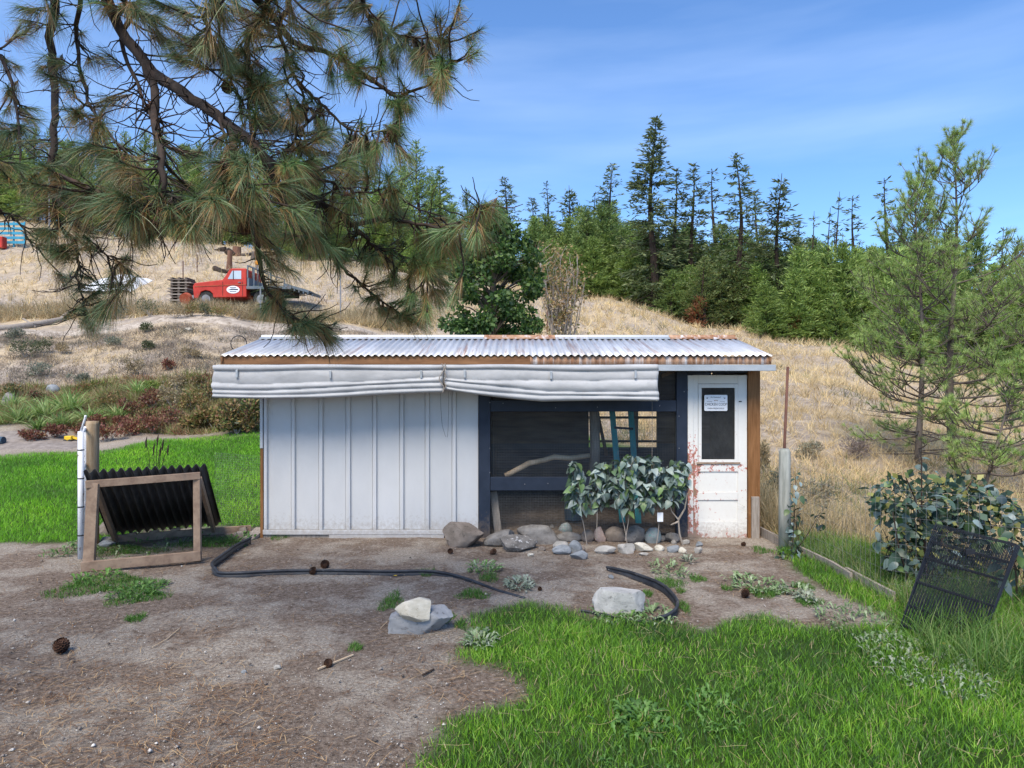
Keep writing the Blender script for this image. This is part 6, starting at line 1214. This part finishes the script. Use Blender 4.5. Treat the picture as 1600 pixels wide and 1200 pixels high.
    MB().lathe(P(402, 413, Y + .9) , [(.10, -.02), (.11, .08), (.09, .16), (.02, .19)], 12).go('beacon_lamp', M_ORANGE, tr_)
    MB().lathe(P(402, 413, Y + .9) + Vector((0, 0, -.28)), [(.025, 0), (.025, .27)], 8).go('beacon_stem', M_STEELB, tr_)
    cx_, cz_ = q(305, 470); o = MB(); o.tube([(cx_, Y - 1.0, cz_ - .05), (cx_ + .02, Y - .8, cz_ + .02)], .26, 18); g_ = Vector((cx_, Y - 1.0, H(cx_, Y - 1))); o.go('wheel_rim', M_RUBR, label='rusty red wheel rim lying in the weeds before the truck', cat='wheel rim', loc=g_)
truck()
# pallet stack
g = GP(285, 478); k = g.y / FX; rs = np.random.RandomState(3)
ps = empty('plank_stack', g, 'stack of dark weathered planks left of the red truck', 'plank stack')
for i in range(9):
    z = g.z + .05 + i * .14; xo = rs.uniform(-.12, .12)
    MB().box(g.x - .42 + xo, g.x + .42 + xo + rs.uniform(0, .25), g.y - .4, g.y + .5, z, z + .05).go('plank', M_GREYW if i % 2 else M_BARKF, ps)
    for dx in (-.34, 0, .34): MB().box(g.x + dx - .05, g.x + dx + .05, g.y - .38, g.y + .48, z + .052, z + .136).go('spacer', M_BARKF, ps)
# posts on the hill
def tpost(px, top, base, label, r=.028, m_=M_RUSTP, lean=0):
    g = GP(px, base); t = P(px + lean, top, g.y); MB().tube([g - Vector((0, 0, .2)), t], r, 6).go('fence_stake', m_, label=label, cat='fence stake', loc=g)
for a in [(286, 408, 475, 'thin rusty stake before the plank stack'), (308, 398, 425, 'thin stake on the hill behind the truck bonnet'), (272, 368, 395, 'stake high on the hill left of the log pile', .03), (204, 382, 410, 'thin stake on the hill under the hanging branches', .025), (855, 485, 524, 'rusty stake beside the half bare shrub', .03), (532, 430, 500, 'grey stake on the slope behind the yellow green bush', .03, M_GALV), (407, 450, 500, 'white grey stake in front of the flatbed', .035, M_GALV), (444, 398, 420, 'thin stake on the hill right of the log pile', .025)]: tpost(*a)
tpost(77, 230, 355, 'tall thin grey pole on the hill at the left', .05, M_GALV)
# logs, stump, tarp, others
def logthing(pts, r, label, m_=M_BARKF, Y=None, name='log', cat='log'):
    g = [GP(a, b) + Vector((0, 0, r * .7)) for a, b in pts]; MB().tube(g, [r * (1.1 - .4 * i / len(g)) for i in range(len(g))], 9).go(name, m_, label=label, cat=cat, loc=g[0], smooth=True)
logthing([(-40, 520), (20, 516), (60, 510), (95, 503), (108, 492), (122, 478)], .13, 'long grey fallen trunk bending up along the left bank', M_GREYW)
logthing([(0, 476), (28, 494), (55, 512)], .05, 'thin pale pole lying down the bank at the far left', M_GREYW)
lp = empty('log_pile', GP(372, 410), 'heap of dark stumps and split logs on the hill above the truck', 'log pile')
for i, (a, b, r) in enumerate([((342, 392), (362, 390), .22), ((352, 398), (366, 396), .16), ((366, 400), (372, 392), .26), ((336, 391), (350, 391), .09)]):
    p, q = GP(*a), GP(*b); p.z = ZZ(a[1], p.y); q.z = ZZ(b[1], p.y); q.y = p.y; MB().tube([p, q], r, 9).go('log', M_BARK if i != 1 else M_PEEL, lp)
def stump(px, py, h, r, label, m_): g = GP(px, py); MB().tube([g - Vector((0, 0, .1)), g + Vector((.03, 0, h * .5)), g + Vector((.05, 0, h))], [r * 1.3, r, r * .95], 9).go('stump', m_, label=label, cat='stump', loc=g)
stump(358, 421, 1.1, .15, 'upright reddish stump standing behind the truck cab', M_BARKR); stump(369, 400, .6, .28, 'thick short stump at the right of the log heap', M_BARKR); stump(395, 405, .5, .14, 'small broken stump right of the log heap', M_BARKF)
logthing([(335, 423), (345, 426), (358, 429)], .15, 'dark rotten log lying behind the truck roof', M_BARK); logthing([(376, 402), (392, 400)], .12, 'short mossy log on the hill right of the stump', M_BARKF)
V = []; g = GP(160, 462); k = g.y / FX
for j in range(9):
    for i in range(17):
        u_, v_ = i / 16, j / 8; h = math.sin(math.pi * u_) ** .5 * math.sin(math.pi * min(1, v_ * .8 + .1)) ** .7; V.append((g.x + (u_ - .5) * 86 * k, g.y + v_ * 2.2, H(g.x + (u_ - .5) * 86 * k, g.y + v_ * 2.2) + .55 * h + .07 * mn.noise((i * .5, j * .6, 3))))
build('tarp', V, [(j * 17 + i, j * 17 + i + 1, j * 17 + i + 18, j * 17 + i + 17) for j in range(8) for i in range(16)], M_TARP, smooth=True, loc=g, label='white tarp draped over a heap on the left bank', cat='tarp')
g = GP(20, 388); k = g.y / FX; bs = empty('slatted_rack', g, 'faded blue slatted rack on the hill at the far left', 'rack')
for i in range(5): z = g.z + .25 + i * .30; MB().box(g.x - 26 * k, g.x + 19 * k, g.y, g.y + .05, z, z + .17).go('slat', M_BLUE, bs)
for dx in (-24, 0, 17): MB().box(g.x + dx * k - .04, g.x + dx * k + .04, g.y + .06, g.y + .12, g.z, g.z + 1.7).go('upright', M_BLUE, bs)
g = GP(4, 390); MB().box(g.x - .6, g.x + .35, g.y - .5, g.y - .05, g.z, g.z + .75).go('red_bin', M_RED, bevel=.05, label='red bin cut by the left picture edge before the blue rack', cat='bin', loc=g)
# hoop, toy, box on the hill
c = P(373, 537, 12.0); MB().tube([c + Vector((math.cos(t * .349) * .14, 0, math.sin(t * .349) * .14)) for t in range(19)], .008, 6).go('wire_hoop', M_BLACKW, label='thin dark hoop sticking up behind the left end of the roof', cat='hoop', loc=c)
g = GP(113, 692); ty = empty('toy_digger', g, 'small yellow toy digger lying on the garden path', 'toy'); m = MB(); m.box(g.x - .16, g.x + .02, g.y - .08, g.y + .08, g.z + .05, g.z + .16); m.go('toy_body', M_YEL, ty, bevel=.02)
MB().beam(g + Vector((.02, 0, .12)), g + Vector((.2, 0, .07)), .05, .05).go('toy_arm', M_YEL, ty)
for dx in (-.13, -.01): MB().tube([g + Vector((dx, -.09, .04)), g + Vector((dx, .09, .04))], .04, 10).go('toy_wheel', M_TYRE, ty)
g = GP(0, 696); MB().tube([g + Vector((-.2, 0, .10)), g + Vector((.09, 0, .12))], [.10, .09], 12).go('black_pot', M_BLUEP, label='small black pot on the garden path at the left picture edge', cat='pot', loc=g)
g = GP(957, 464); bx = empty('nest_box', g, 'small box on a post at the forest edge above the ridge', 'box'); MB().box(g.x - .04, g.x + .04, g.y, g.y + .08, g.z - .1, g.z + .35).go('post', M_BARK, bx); MB().box(g.x - .2, g.x + .2, g.y - .1, g.y + .2, g.z + .35, g.z + .6).go('box_body', M_FRAMEW, bx)
# ------------------------------------------------------------------ big pine hanging into the picture, upper left
PT = empty('ponderosa_pine', (-4.6, 2.6, 0), 'large pine whose long needled branches hang into the upper left', 'pine tree')
tp_ = [Vector((-4.6 + .15 * math.sin(i * .6), 2.6, -.2 + i * 1.05)) for i in range(13)]
MB().tube(tp_, [.30 - .021 * i for i in range(13)], 14).go('trunk', M_BARK, PT, smooth=True)
def dep(px, py, s=0): return 4.15 + .45 * math.sin(px * .011 + 1.3 + s) + .35 * math.sin(py * .017 + 2 * s)
LIMBS = {  # traced px polylines, start radius (m), attaches to trunk?
 'A': ([(120, -60), (185, 40), (240, 112), (300, 155), (350, 190), (400, 230), (432, 265), (480, 303), (540, 343), (566, 367), (592, 388), (630, 402), (668, 422)], .040, 5.2),
 'B': ([(232, 92), (244, 140), (244, 195), (251, 235), (256, 285), (263, 305), (283, 322), (305, 345)], .026, None),
 'C': ([(170, -30), (190, 65), (212, 130), (238, 185), (250, 222)], .022, 4.6),
 'D': ([(410, -60), (435, 40), (450, 95), (463, 125), (478, 160), (500, 190)], .022, 6.2),
 'E': ([(330, -70), (440, 45), (470, 72), (520, 85), (562, 112), (610, 147), (625, 150), (655, 138), (688, 122), (704, 95)], .026, 6.0),
 'G': ([(463, 125), (490, 150), (515, 175), (548, 202), (580, 207), (612, 200)], .013, None),
 'H': ([(378, -60), (386, 50), (389, 130), (392, 200), (398, 232)], .026, 6.4),
 'I': ([(368, 205), (376, 270), (384, 325), (398, 362), (406, 415), (420, 458), (455, 492), (482, 503), (506, 512)], .022, None),
 'J': ([(415, 255), (440, 310), (455, 350), (500, 372), (522, 402), (545, 427), (590, 465), (625, 490)], .024, None),
 'K': ([(548, 345), (590, 343), (640, 347), (690, 354), (735, 338), (752, 320)], .016, None),
 'M': ([(60, -60), (76, 60), (85, 140), (86, 200), (80, 260), (84, 310), (92, 345), (112, 372)], .036, 5.0),
 'N': ([(95, -60), (118, 60), (132, 140), (148, 178), (182, 222), (210, 252)], .020, 4.4),
 'O': ([(100, 262), (140, 290), (175, 322), (200, 362), (207, 370)], .012, None),
 'Pp': ([(84, 300), (108, 330), (118, 350), (121, 380), (122, 430), (128, 470), (136, 492)], .016, None),
 'Q': ([(-120, 200), (-50, 300), (8, 330), (32, 352), (48, 378), (85, 385)], .016, 3.4),
 'R': ([(112, 372), (150, 388), (172, 402), (200, 422)], .010, None),
 'S': ([(430, 262), (452, 255), (485, 275), (530, 290), (560, 300), (600, 296), (612, 290)], .012, None),
 'T': ([(340, 182), (352, 215), (362, 245)], .010, None),
 'U': ([(263, 300), (245, 320), (228, 322), (226, 350)], .008, None),
 'V': ([(500, 180), (470, 205), (455, 235), (450, 262)], .010, None),
 'W': ([(-150, -40), (-20, 60), (20, 130), (30, 220), (38, 290)], .022, 4.8),
 'X': ([(300, -60), (320, 30), (336, 70), (352, 110), (372, 150), (380, 178)], .020, 6.5),
 'Z': ([(520, -60), (560, 10), (610, 50), (660, 60), (690, 62)], .020, 6.8),
}
TUFTS = """330,80 300,60 360,100 318,62 400,100 440,110 425,135 375,75 345,70 440,75 455,148 470,165 445,190 410,190 395,150 385,125 420,170 368,115 350,85 540,88 560,98 588,82 610,92 640,80 668,78 700,82 712,100 690,115 665,128 640,152 620,165 535,118 548,108 675,145 600,70 650,60
350,225 362,240 378,255 512,195 560,208 588,216 615,205 485,215 500,232 480,245 500,262 530,245 562,252 590,262 575,245 540,280 532,292 550,305 470,262 450,245 440,292 452,312 402,290 382,305 430,330 467,322 500,340 520,312 545,332 560,352 540,372 600,302 612,322 610,292 622,268 590,342 500,382 480,352 520,392
700,345 722,355 748,342 738,368 680,368 758,322 660,372 620,382 640,402 612,412 650,430 682,420 702,402 690,450 668,460 642,442 708,470 622,442 680,488 650,500 625,492 602,462 580,432 560,452 600,482 560,402 532,422 640,470 660,400 580,405
440,402 452,420 430,390 425,460 432,478 452,490 472,500 498,510 512,520 455,470 490,500 520,505 485,515 540,400 470,380 450,360 420,355
20,100 30,150 18,200 60,112 90,92 62,262 30,252 100,250 132,222 150,240 162,182 172,150 110,130 50,180 120,175 70,215 140,110 170,90
60,322 100,300 140,302 200,262 215,290 232,300 262,322 250,310 292,300 302,352 322,340 270,345 240,360 182,302 192,332 212,352 332,262 350,290 370,312 352,332 335,310 150,362 192,400 62,362 80,400 130,372 100,392 130,432 112,440 150,452 172,462 134,482 142,500 190,442 80,350 120,330 160,320 60,290 285,320 205,320 235,375 0,260 5,160
40,40 90,30 150,20 200,10 250,30 300,10 340,30 400,20 450,30 500,20 550,40 600,20 650,30 700,50 270,70 20,10 120,60 480,50 380,10 560,0 630,-10 690,20 730,70 220,-10 70,-20 330,-20 430,-15 520,-20"""
tufts = [tuple(map(float, t.split(','))) for t in TUFTS.split()]
rs = np.random.RandomState(77)
lim3 = {}
for k_, (pp_, r_, att) in LIMBS.items():
    s_ = 0
    pts = [P(a, b, dep(a, b)) for a, b in pp_]
    if att: pts = [Vector((-4.5, 2.6, att)), Vector((-4.5, 2.6, att)).lerp(pts[0], .5) + Vector((0, 0, .35))] + pts
    # smooth subdivide
    out = []
    for i in range(len(pts) - 1):
        for q in range(4):
            t = q / 4; p0, p1, p2, p3 = pts[max(i - 1, 0)], pts[i], pts[i + 1], pts[min(i + 2, len(pts) - 1)]
            out.append(.5 * ((2 * p1) + (p2 - p0) * t + (2 * p0 - 5 * p1 + 4 * p2 - p3) * t * t + (3 * p1 - p0 - 3 * p2 + p3) * t ** 3) + Vector(rs.normal(0, .006, 3)))
    out.append(pts[-1]); lim3[k_] = (out, r_)
# join unattached limbs to the nearest point of another limb
for k_, (pts, r_) in lim3.items():
    if LIMBS[k_][2] is None:
        best = min(((q - pts[0]).length, kk, i) for kk, (o_, _) in lim3.items() if kk != k_ for i, q in enumerate(o_) if LIMBS[kk][2] is not None or kk in 'BIJ' and k_ not in 'BIJ')
        q = lim3[best[1]][0][best[2]]; d0 = q - pts[0]
        for i in range(len(pts)): pts[i] = pts[i] + d0 * max(0, 1 - i / 6) ** 1.5
limbs_mb = {k_: MB() for k_ in lim3}; tuft_of = {k_: [] for k_ in lim3}
for k_, (pts, r_) in lim3.items():
    n = len(pts); limbs_mb[k_].tube(pts, [max(.0035, r_ * (1 - .82 * i / (n - 1)) * (1 + .12 * rs.rand())) for i in range(n)], 8)
    tuft_of[k_].append((pts[-1], (pts[-1] - pts[-4]).normalized()))
    # bare curling twigs
    for q in range(int(n * (2.6 if k_ in 'ABCH' else 1.3))):
        i = rs.randint(n // 4, n - 1); d = (pts[min(i + 2, n - 1)] - pts[max(i - 2, 0)]).normalized(); side = Vector(rs.normal(0, 1, 3)); side = (side - d * side.dot(d)).normalized(); l_ = rs.uniform(.08, .34); p = pts[i]; tw = [p]; dd = (side + d * .4).normalized()
        for w2 in range(5): p = p + dd * l_ / 5; dd = (dd + Vector((rs.normal(0, .22), rs.normal(0, .22), -.18 if w2 < 2 else .30))).normalized(); tw.append(p)
        limbs_mb[k_].tube(tw, [.0048, .0042, .0036, .003, .0026, .002], 4, cap=False)
allp = [(k_, i, q) for k_, (pts, r_) in lim3.items() for i, q in enumerate(pts) if (LIMBS[k_][2] is None or i > 8)]
AP = np.array([q for _, _, q in allp])
for px, py in tufts:
    for rep in range(3 if (py < 270 and px > 270) else (2 if rs.rand() < .85 else 1)):
        ax_, ay = px + rs.normal(0, 7 + 8 * rep), py + rs.normal(0, 6 + 8 * rep); Y = dep(ax_, ay) + rs.normal(0, .28); c = P(ax_, ay, Y)
        dd_ = AP - np.array(c); dist = np.sqrt(dd_[:, 0] ** 2 + (dd_[:, 1] * .6) ** 2 + dd_[:, 2] ** 2) + (dd_[:, 2] < -.05) * .15; j = int(np.argmin(dist)); k_, i, q = allp[j]
        if (c - q).length > .9: c = q + (c - q) * .9 / (c - q).length
        mid = q.lerp(c, .55) + Vector((rs.normal(0, .02), rs.normal(0, .02), -.05 * (c - q).length)); limbs_mb[k_].tube([q, q.lerp(mid, .5) + Vector((0, 0, -.012)), mid, c], [.0075, .0065, .0055, .005], 5, cap=False)
        ax3 = (c - mid).normalized() * .8 + Vector((0, 0, .15)); ax3.normalize(); tuft_of[k_].append((c, ax3))
        if rs.rand() < .35: tuft_of[k_].append((mid.lerp(c, .5), (ax3 + Vector((rs.normal(0, .3), rs.normal(0, .3), -.3))).normalized()))
GRN = [(.022, .045, .020), (.045, .090, .034), (.080, .145, .052), (.13, .205, .082), (.22, .29, .15), (.09, .18, .03)]
GRN2 = [(.03, .065, .025), (.06, .13, .04), (.11, .21, .06), (.17, .28, .09), (.24, .34, .16), (.12, .25, .04)]
BRN = [(.16, .10, .03), (.30, .19, .05), (.38, .22, .09), (.22, .12, .07), (.30, .26, .08)]
for k_, m in limbs_mb.items():
    b = m.go('branch', M_BARK, PT, smooth=True, loc=tuple(lim3[k_][0][0])); tl_ = tuft_of[k_]
    if tl_:
        V, Fc, C_ = needles(np.array([t[0] for t in tl_]), np.array([t[1] for t in tl_]), 145, .185, .56, .0019, GRN if k_ not in ('J', 'K', 'G', 'A', 'E', 'S') else GRN2, droop=.28, backl=.8, seg=2, browns=BRN, brown_p=.45, up=-.12)
        build('needles', V, Fc, M_NEED, b, col=C_, kind='stuff')
for px, py in ((538, 240), (300, 235), (205, 205), (245, 145), (350, 110), (415, 330), (640, 175), (180, 255), (120, 250)):
    c = P(px, py, dep(px, py) - .05); dist = np.linalg.norm(AP - np.array(c), axis=1); q = allp[int(np.argmin(dist))]
    par = [o for o in PT.children if o.name.startswith('branch')][list(lim3).index(q[0])]
    o = link_mesh('pine_cone', CM, par, q[2] + Vector((0, -.04, -.07))); o.rotation_euler = (rs.uniform(2.2, 3.6), 0, rs.uniform(0, 6)); o.scale = (.9, .9, .9)
